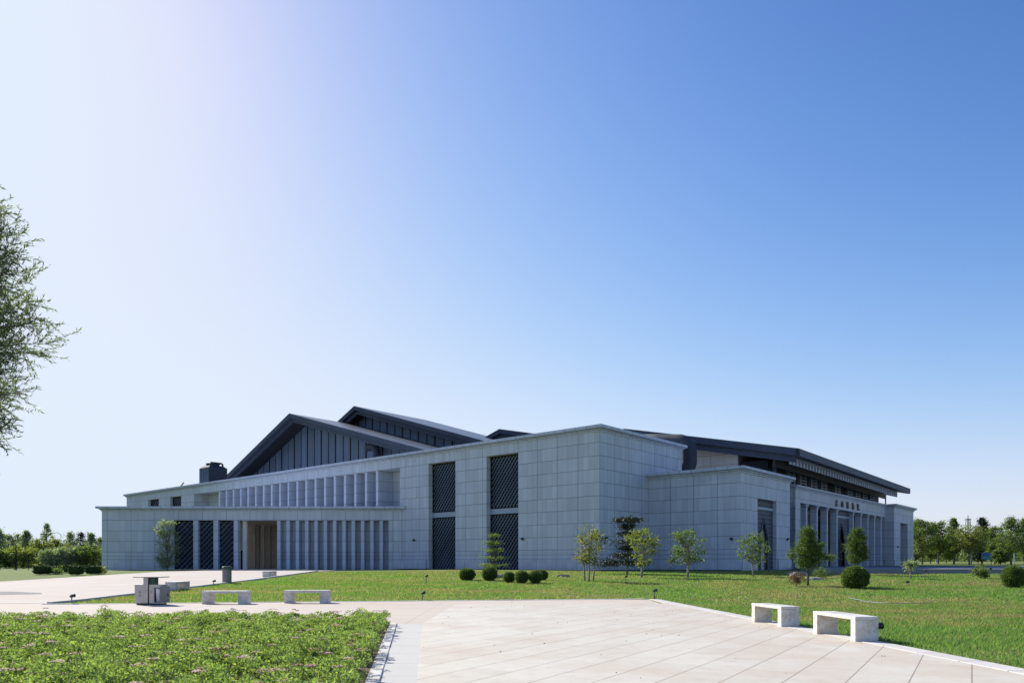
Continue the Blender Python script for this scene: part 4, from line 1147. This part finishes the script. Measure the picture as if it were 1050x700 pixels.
# background trees
GL = 'trees behind the left lawn'
def bg_tree(px_, top, wpx, d, style, leaf, label, group, seed, base_frac=.25, nclump=120, per=60, lsize=.20, name='distant_tree', bark='bark', **k):
    x = (px_-CX)/FX*d; z = g(x, d); H = EYE-(top-HY)*d/FX-z; Wd = wpx*d/FX
    return tree(name, (x, d, z), H, Wd, H*base_frac, style, leaf, bark, label, 'tree', group, seed, nclump=nclump, per=per, lsize=lsize, clump_r=Wd*.12, **k)
L = [(-2, 543, 24, 112, 'ovoid', 'leaf_silver', 'silver green tree at the left edge of the photo'),
 (9, 549, 18, 118, 'ovoid', 'leaf_silver', 'silver tree just inside the left edge, behind the thin pole'),
 (18, 548, 13, 125, 'column', 'leaf_green', 'slim green tree behind the silver ones on the far left'),
 (27, 545, 16, 116, 'ovoid', 'leaf_silver', 'pointed silver tree above the yellow green one'),
 (48, 537, 9, 120, 'column', 'leaf_silver', 'tallest thin poplar of the left tree group'),
 (24, 559, 24, 104, 'round', 'leaf_yellow', 'bright yellow green tree low on the left'),
 (41, 552, 18, 108, 'round', 'leaf_yellow', 'yellow green tree under the tallest poplar'),
 (60, 553, 18, 108, 'round', 'leaf_yellow', 'yellow green tree right of the tallest poplar'),
 (72, 546, 12, 114, 'ovoid', 'leaf_silver', 'narrow silver tree above the middle hedge mound'),
 (83, 547, 11, 118, 'cone', 'leaf_dark', 'dark conifer in the left tree group'),
 (93, 546.5, 16, 114, 'ovoid', 'leaf_silver', 'blue green tree beside the low wing corner'),
 (103, 551, 12, 120, 'ovoid', 'leaf_green', 'green tree half hidden by the low wing corner'),
 (52, 561, 20, 98, 'round', 'leaf_silver', 'grey green bushy tree behind the small hedge mound'),
 (70, 560, 22, 98, 'round', 'leaf_silver', 'broad grey green bushy tree behind the hedge mounds'),
 (90, 559, 22, 98, 'round', 'leaf_mid', 'broad green bushy tree by the low wing'),
 (6, 563, 18, 104, 'round', 'leaf_green', 'dark low tree at the left edge under the silver one')]
for i, (px_, top, wpx, d, st, lf, lab) in enumerate(L):
    bg_tree(px_, top, wpx*(1.25 if wpx > 13 else 1.9), d, st if wpx > 13 else 'ovoid', lf, lab, GL, 100+i, base_frac=.08 if d < 105 else .12, per=48 if wpx > 13 else 24)
GR = 'trees beyond the platform on the right'
Rr = [(938, 537, 14, 128, 'ovoid', 'leaf_green', 'green tree touching the museum end block'),
 (946, 533.5, 24, 122, 'vase', 'leaf_mid', 'leaning flat topped green tree next to the museum'),
 (962, 536, 22, 128, 'vase', 'leaf_green', 'green tree second from the museum'),
 (978, 531.5, 15, 124, 'ovoid', 'leaf_mid', 'pale green pointed tree left of the mast'),
 (994, 537, 26, 118, 'round', 'leaf_yellow', 'yellow brown rounded tree under the mast'),
 (1007, 532, 18, 132, 'ovoid', 'leaf_dark', 'dark blue green tree behind the yellow brown one'),
 (1020, 541, 20, 126, 'vase', 'leaf_green', 'dark green tree above the blue board'),
 (1037, 531.5, 26, 120, 'ovoid', 'leaf_mid', 'big light green tree near the right edge'),
 (1051, 533, 22, 124, 'ovoid', 'leaf_green', 'green tree cut by the right edge of the photo'),
 (954, 552, 18, 140, 'round', 'leaf_yellow', 'low olive tree between the first two right hand trunks'),
 (970, 553, 18, 145, 'round', 'leaf_green', 'low dark tree in the gap left of the pale pointed tree'),
 (1031, 553, 18, 142, 'round', 'leaf_green', 'low dark tree in the gap beside the big light green tree'),
 (1003, 556, 13, 133, 'round', 'leaf_dark', 'dark low shrub tree just left of the blue board'),
 (1026, 562, 12, 112, 'round', 'leaf_green', 'small round tree just right of the blue board'),
 (938, 557, 14, 134, 'round', 'leaf_yellow', 'low yellowish tree at the foot of the museum end block')]
for i, (px_, top, wpx, d, st, lf, lab) in enumerate(Rr):
    low = d in (112, 133, 134, 140, 142, 145)
    bg_tree(px_, top, wpx*1.2, d, st, lf, lab, GR, 140+i, base_frac=.10 if low else .27, per=66)
# far woods closing the horizon: stuff
def woods(name, x0, x1, y0, y1, h, seed, n=26000, lf='leaf_green'):
    rs = np.random.default_rng(seed)
    X_ = x0+(x1-x0)*rs.random(n); Y_ = y0+(y1-y0)*rs.random(n)
    top = h*(.7+.25*np.sin(X_*.11+seed)+.15*np.sin(X_*.37)+.1*rs.random(n))
    Z = np.array([g(a, b) for a, b in zip(X_, Y_)])+top*rs.random(n)**.75
    C = np.stack([X_, Y_, Z], 1); s = .7*(.6+.8*rs.random(n))
    o = link(name, leaves_mesh(name, C, rs.normal(size=(n, 3)), s, s*.7, rs), lf); tag(o, 'far line of woodland beyond the grounds', 'woodland', kind='stuff'); return o
woods('far_woods', -330, -62, 170, 200, 4.6, 1, 40000)
woods('far_woods', -125, -72, 124, 146, 3.5, 4, 15000, 'leaf_silver')
woods('far_woods', 84, 330, 170, 205, 4.6, 2, 42000)

# poles, board and mast in the background
def post(px_, d, top_py, r, mat, label, cat, name, arm=None):
    x = (px_-CX)/FX*d; z = g(x, d); H = EYE-(top_py-HY)*d/FX-z
    root = empty(name, (x, d, z), 0, label, cat)
    mb = MB(); mb.tube([(0, 0, -.1), (0, 0, H)], [r, r*.7], 8); mb.build('pole', mat, root)
    if arm:
        mb = MB(); mb.tube([(0, 0, H-.1), (arm*.5, 0, H+.35), (arm, 0, H+.3)], .05, 6); mb.build('arm', mat, root)
        mb = MB(); mb.box(min(arm, arm*1.35), max(arm, arm*1.35), -.12, .12, H+.22, H+.34); mb.build('lamp_head', 'lightmetal', root)
    return root
post(16.4, 84, 558, .09, 'rib', 'dark thin pole on the left lawn before the silver trees', 'pole', 'utility_pole')
post(62.5, 150, 547.5, .08, 'lightmetal', 'curved arm street lamp rising above the left trees', 'street lamp', 'street_lamp', -1.3)
post(960, 150, 561, .12, 'lightmetal', 'pale post among the right trees nearest the museum', 'pole', 'lamp_post')
post(996, 118, 561, .10, 'lightmetal', 'pale post just left of the blue board', 'pole', 'lamp_post')
post(1040, 135, 560, .10, 'lightmetal', 'pale post near the right edge under the big light tree', 'pole', 'lamp_post')
x = (1011.5-CX)/FX*116; z = g(x, 116)
ib = empty('notice_board', (x, 116, z), 0, 'blue and teal board on two legs among the right trees', 'notice board')
mb = MB(); mb.box(-.8, .8, 0, .08, .85, 1.95); o = mb.build('panel', plain('board_blue', (.02, .10, .32), .5), ib)
mb = MB(); mb.box(-.7, .7, -.02, -.002, .92, 1.35); mb.build('panel_field', 'teal', ib)
for a in (-.8, .72): mb = MB(); mb.box(a, a+.08, 0, .08, 0, .849); mb.build('leg', 'rib', ib)
# telecom mast behind the trees
d = 210; x = (992.6-CX)/FX*d; z = g(x, d); H = EYE-(528-HY)*d/FX-z
ms = empty('telecom_mast', (x, d, z), 0, 'thin lattice mast rising behind the yellow brown tree', 'mast')
mb = MB()
for sx, sy in ((-1, -1), (1, -1), (1, 1), (-1, 1)): mb.tube([(sx*.8, sy*.8, 0), (sx*.35, sy*.35, H*.93)], .09, 5)
for k in range(14):
    z0 = H*.93*k/14; z1 = H*.93*(k+1)/14; a = .8-.45*k/14; b = .8-.45*(k+1)/14
    mb.tube([(-a, -a, z0), (b, -b, z1)], .05, 4); mb.tube([(a, -a, z0), (-b, -b, z1)], .05, 4)
mb.tube([(0, 0, H*.9), (0, 0, H)], .1, 6); mb.build('tower', 'steeldark', ms)
mb = MB(); mb.lathe([(.9, H*.9), (.9, H*.91)], 12); mb.build('ring_platform', 'steeldark', ms)
# low white rail / wall strips beyond the trees
mb = MB(); mb.box(66, 150, 214, 214.3, g(90, 214)-.3, g(90, 214)+.75); o = mb.build('boundary_wall', plain('white_wall', (.62, .62, .60), .7)); tag(o, 'low pale boundary wall seen between the trunks on the right', 'wall')
mb = MB(); mb.box(-160, -86, 140, 140.3, .3, 1.35); o = mb.build('boundary_wall', M['bench']); tag(o, 'low pale boundary wall seen under the left trees', 'wall')
# thin fence on the left lawn
fe = empty('lawn_fence', (-57, 84, .66), 0, 'thin dark wire fence standing in the left lawn', 'fence')
for k in range(9): mb = MB(); mb.tube([(-3+k*1.6, 0, -.1), (-3+k*1.6, 0, 1.15)], .04, 5); mb.build('post', 'rib', fe)
for zz in (.35, .75, 1.1): mb = MB(); mb.tube([(-3, 0, zz), (9.8, 0, zz)], .015, 4); mb.build('wire', 'rib', fe)

# ------------------------------------------------------------------ willow at the left
def willow():
    rs = np.random.default_rng(5); rn = random.Random(5)
    loc = (-7.56, 8.6, .16)
    root = empty('willow_tree', loc, 0, 'tall fine leaved willow reaching in from the left edge', 'tree')
    mb = MB(); root.scale = (.56, .56, .61)
    tpts = [(0, 0, -.1), (.08, 0, 1.2), (.0, .05, 3.4), (.15, 0, 5.5), (.1, 0, 7.8), (.2, 0, 10.0)]
    mb.tube(tpts, [.24, .2, .17, .13, .08, .02], 10)
    C = []; A = []
    def prof(z):     # crown radius at height z
        return float(np.interp(z, [3.9, 4.7, 7.1, 8.3, 9.2, 9.9, 10.6], [2.1, 3.2, 4.15, 3.8, 3.1, 2.2, .5]))
    nb_ = 215
    for i in range(nb_):
        zt = 4.6+5.5*(i+.5)/nb_; a = rn.uniform(0, 6.283)
        L_ = prof(zt)*(.34+.44*rn.random()**.55)
        rise = np.interp(zt, [4.2, 7, 10.6], [.15, .9, 2.2])*rn.uniform(.7, 1.2)*L_/3.5
        z0 = min(9.7, max(2.9, zt-rise)); rise = zt-z0
        x0 = np.interp(z0, [p_[2] for p_ in tpts], [p_[0] for p_ in tpts])
        dx, dy = math.cos(a), math.sin(a); n = 7
        pts = [Vector((x0, 0, z0))]
        for k in range(1, n+1):
            t = k/n
            pts.append(Vector((x0+dx*L_*t+rn.uniform(-.08, .08), dy*L_*t+rn.uniform(-.08, .08), z0+rise*t**.8+rn.uniform(-.06, .06))))
        mb.tube(pts, [.022*(1-k/n)+.004 for k in range(n+1)], 5, cap=False)
        for tw in range(40):
            t = .22+.78*rn.random()**.8; kk = min(n-1, int(t*n)); p0 = pts[kk].lerp(pts[kk+1], t*n-kk)
            d0 = (pts[kk+1]-pts[kk]).normalized()
            d = (d0*.75+Vector((rn.gauss(0, .55), rn.gauss(0, .55), rn.gauss(.5 if rn.random() < .7 else -.3, .5)))).normalized(); Lt = rn.uniform(.25, .85)
            p2 = p0+d*Lt+Vector((0, 0, -.05*Lt)); p1 = p0+d*Lt*.5
            if p0.x > 1.2: mb.tube([p0, p1, p2], [.005, .0035, .002], 3, cap=False)
            m = int(22*Lt/.5)
            for q_ in range(m):
                s = (q_+rn.random())/m; pp = p0.lerp(p2, s)
                la = (d*.9+Vector((rn.gauss(0, .5), rn.gauss(0, .5), rn.gauss(0, .5)))).normalized()
                C.append(pp+la*.05); A.append(la)
    mb.build('trunk', 'bark', root, smooth=True)
    C = np.array([tuple(c) for c in C]); A = np.array([tuple(a_) for a_ in A]); n = len(C)
    l = .092*(.6+.8*rs.random(n))
    link('crown', leaves_mesh('crown', C, A, l, l*.21, rs), 'leaf_willow', root)
willow()

# ------------------------------------------------------------------ flower bed (sedum) : stuff
def sedum():
    rs = np.random.default_rng(9)
    ns = 3300
    Y = 3.0+14.45*rs.random(ns*2)**.8; Xs = -13.5+12.5*rs.random(ns*2)
    ok = (Xs < np.array([bed_r(y_) for y_ in Y])-.05) & (Xs > -.80*Y-1.2) & (Y > 6.5)
    gap = np.sin(Xs*2.1+1)*np.sin(Y*2.7+.5)+.3*np.sin(Xs*5+Y*3)
    ok &= (gap < .82)
    Xs = Xs[ok]; Y = Y[ok]; n = len(Xs)
    hh = .13+.27*rs.random(n)**1.4+.05*np.sin(Xs*1.7)*np.sin(Y*1.3)
    tall = rs.random(n) < .02; hh = hh+tall*.12
    per = 96
    idx = np.repeat(np.arange(n), per)
    d = rs.normal(size=(n*per, 3)); d /= np.linalg.norm(d, axis=1, keepdims=True); d[:, 2] = np.abs(d[:, 2])*1.0
    r = (.07+.075*rs.random(n))[idx][:, None]*(rs.random((n*per, 1))**.28)
    C = np.stack([Xs[idx], Y[idx], hh[idx]-.07], 1)+d*r*np.array([1.1, 1.1, .85])
    low = rs.random(n*per) < .18
    C[low, 2] = .05+(C[low, 2]-.05)*rs.random(low.sum())
    A = d*1.0+rs.normal(size=(n*per, 3))*.35
    l = .036*(.7+.6*rs.random(n*per))
    o = link('sedum_foliage', leaves_mesh('sedum_foliage', C, A, l, l*.62, rs), 'leaf_sedum')
    tag(o, 'dense low green sedum plants filling the flower bed', 'flower bed', kind='stuff')
    # stems
    V = []; F = []
    m = n; b = np.stack([Xs, Y, np.full(n, .03)], 1); t = np.stack([Xs+.02*rs.normal(size=n), Y, hh], 1); w_ = .005
    V = np.stack([b+[w_, 0, 0], b-[w_, 0, 0], t-[w_*.6, 0, 0], t+[w_*.6, 0, 0]], 1).reshape(-1, 3)
    o = link('sedum_stems', npmesh('sedum_stems', V, np.arange(4*n).reshape(n, 4)), 'leaf_sedum'); tag(o, 'upright stems among the sedum leaves of the flower bed', 'stems', kind='stuff')
    # flat flower heads
    f = np.where((rs.random(n) < .12))[0]; per = 110; idx = np.repeat(f, per)
    rr = (.045+.065*rs.random(n))[idx]*np.sqrt(rs.random(len(idx))); a = rs.random(len(idx))*6.283
    C = np.stack([Xs[idx]+rr*np.cos(a), Y[idx]+rr*np.sin(a), hh[idx]+.065+.014*rs.random(len(idx))-rr*.25], 1)
    A = np.stack([np.cos(a), np.sin(a), .15*rs.normal(size=len(idx))], 1)
    # colour per head: use one island per head by chaining? keep per floret, heads tinted by three meshes
    l = (.022*(.7+.6*rs.random(len(idx))))[:, None]; A[:, 2] *= .6; A /= np.linalg.norm(A, axis=1, keepdims=True)
    B = np.stack([-A[:, 1], A[:, 0], .25*rs.normal(size=len(idx))], 1)
    V = np.stack([C-A*l/2, C+B*l/2, C+A*l/2, C-B*l/2], 1).reshape(-1, 3)
    o = link('sedum_flowers', npmesh('sedum_flowers', V, np.arange(len(V)).reshape(-1, 4)), 'sedum_flower'); tag(o, 'flat pink and brown flower heads scattered over the flower bed', 'flowers', kind='stuff')
sedum()

# ------------------------------------------------------------------ grass blades : stuff
def grass():
    rs = np.random.default_rng(3)
    Cs = []
    def scatter(n, x0, x1, y0, y1, fn, pw=1.0):
        X_ = x0+(x1-x0)*rs.random(n); Y_ = y0+(y1-y0)*rs.random(n)**pw
        ok = fn(X_, Y_); return X_[ok], Y_[ok]
    inv = lambda X_, Y_: (np.abs(X_) < Y_*.72+1)
    right = lambda X_, Y_: (X_ > 6.1-(Y_-26.5)*.0613-.02-.07*rs.random(len(X_))**3) & inv(X_, Y_)
    parts = [scatter(150000, 5.8, 19, 9, 26, right, 1.0), scatter(120000, 5.0, 32, 24, 44, right, 1.0)]
    def mid(X_, Y_):
        fe_ = 26.1+(X_+16.6)/22.3*3.9+.13
        return (Y_ > fe_) & (X_ > LAWN_L+.12) & (X_ < 6.2) & inv(X_, Y_)
    parts.append(scatter(110000, -16.6, 6.2, 26, 46, mid, 1.0)); parts.append(scatter(130000, -18, 48, 44, 64, lambda a, b: (a > -16.3-.05*(b-46)) & ~((a > 23) & (b > 57.5)) & ((((a-7.86)*.655+(b-65.9)*.755) < -2.5) | (a < -16) | (a > 8.5)) & ~((a > 8.5) & (a < 24) & (b > 62.5)), 1.0))
    Xa = np.concatenate([p_[0] for p_ in parts]); Ya = np.concatenate([p_[1] for p_ in parts]); n = len(Xa)
    t = np.clip((Ya-28)/38, 0, 1); s_ = np.clip((Xa+22)/20, 0, 1); s_ = s_*s_*(3-2*s_)
    Z = (.66+.14*s_)*t-.012
    dist = np.sqrt(Xa**2+Ya**2)
    wd = .004+.00035*dist; h = (.035+.045*rs.random(n))*(1+.25*np.sin(Xa*1.1)*np.sin(Ya*.9))+dist*.0004
    a = rs.random(n)*6.283; lean = rs.normal(size=(n, 2))*.45
    B = np.stack([Xa, Ya, Z], 1); S_ = np.stack([np.cos(a)*wd, np.sin(a)*wd, 0*a], 1)
    T = B+np.stack([lean[:, 0]*h, lean[:, 1]*h, h], 1)
    V = np.stack([B-S_, B+S_, T], 1).reshape(-1, 3)
    o = link('lawn_grass', npmesh('lawn_grass', V, np.arange(3*n).reshape(n, 3)), 'blade'); tag(o, 'short mown green grass with some dry blades', 'grass', kind='stuff')
grass()
# fallen leaves on the paving : stuff
rs = np.random.default_rng(31); n = 150
n = 90; Xa = -2+8*rs.random(n); Ya = 9+17*rs.random(n)**.7; ok = Xa < 5.9-(Ya-26.5)*.06
Xa, Ya = Xa[ok], Ya[ok]; n = len(Xa)
C = np.stack([Xa, Ya, np.full(n, .032)], 1); A = np.stack([rs.normal(size=n), rs.normal(size=n), .1*rs.normal(size=n)], 1); l = .02+.03*rs.random(n)
o = link('fallen_leaves', leaves_mesh('fallen_leaves', C, A, l, l*.5, rs), 'leaf_brown'); tag(o, 'few small dry leaves scattered on the tiles', 'fallen leaves', kind='stuff')
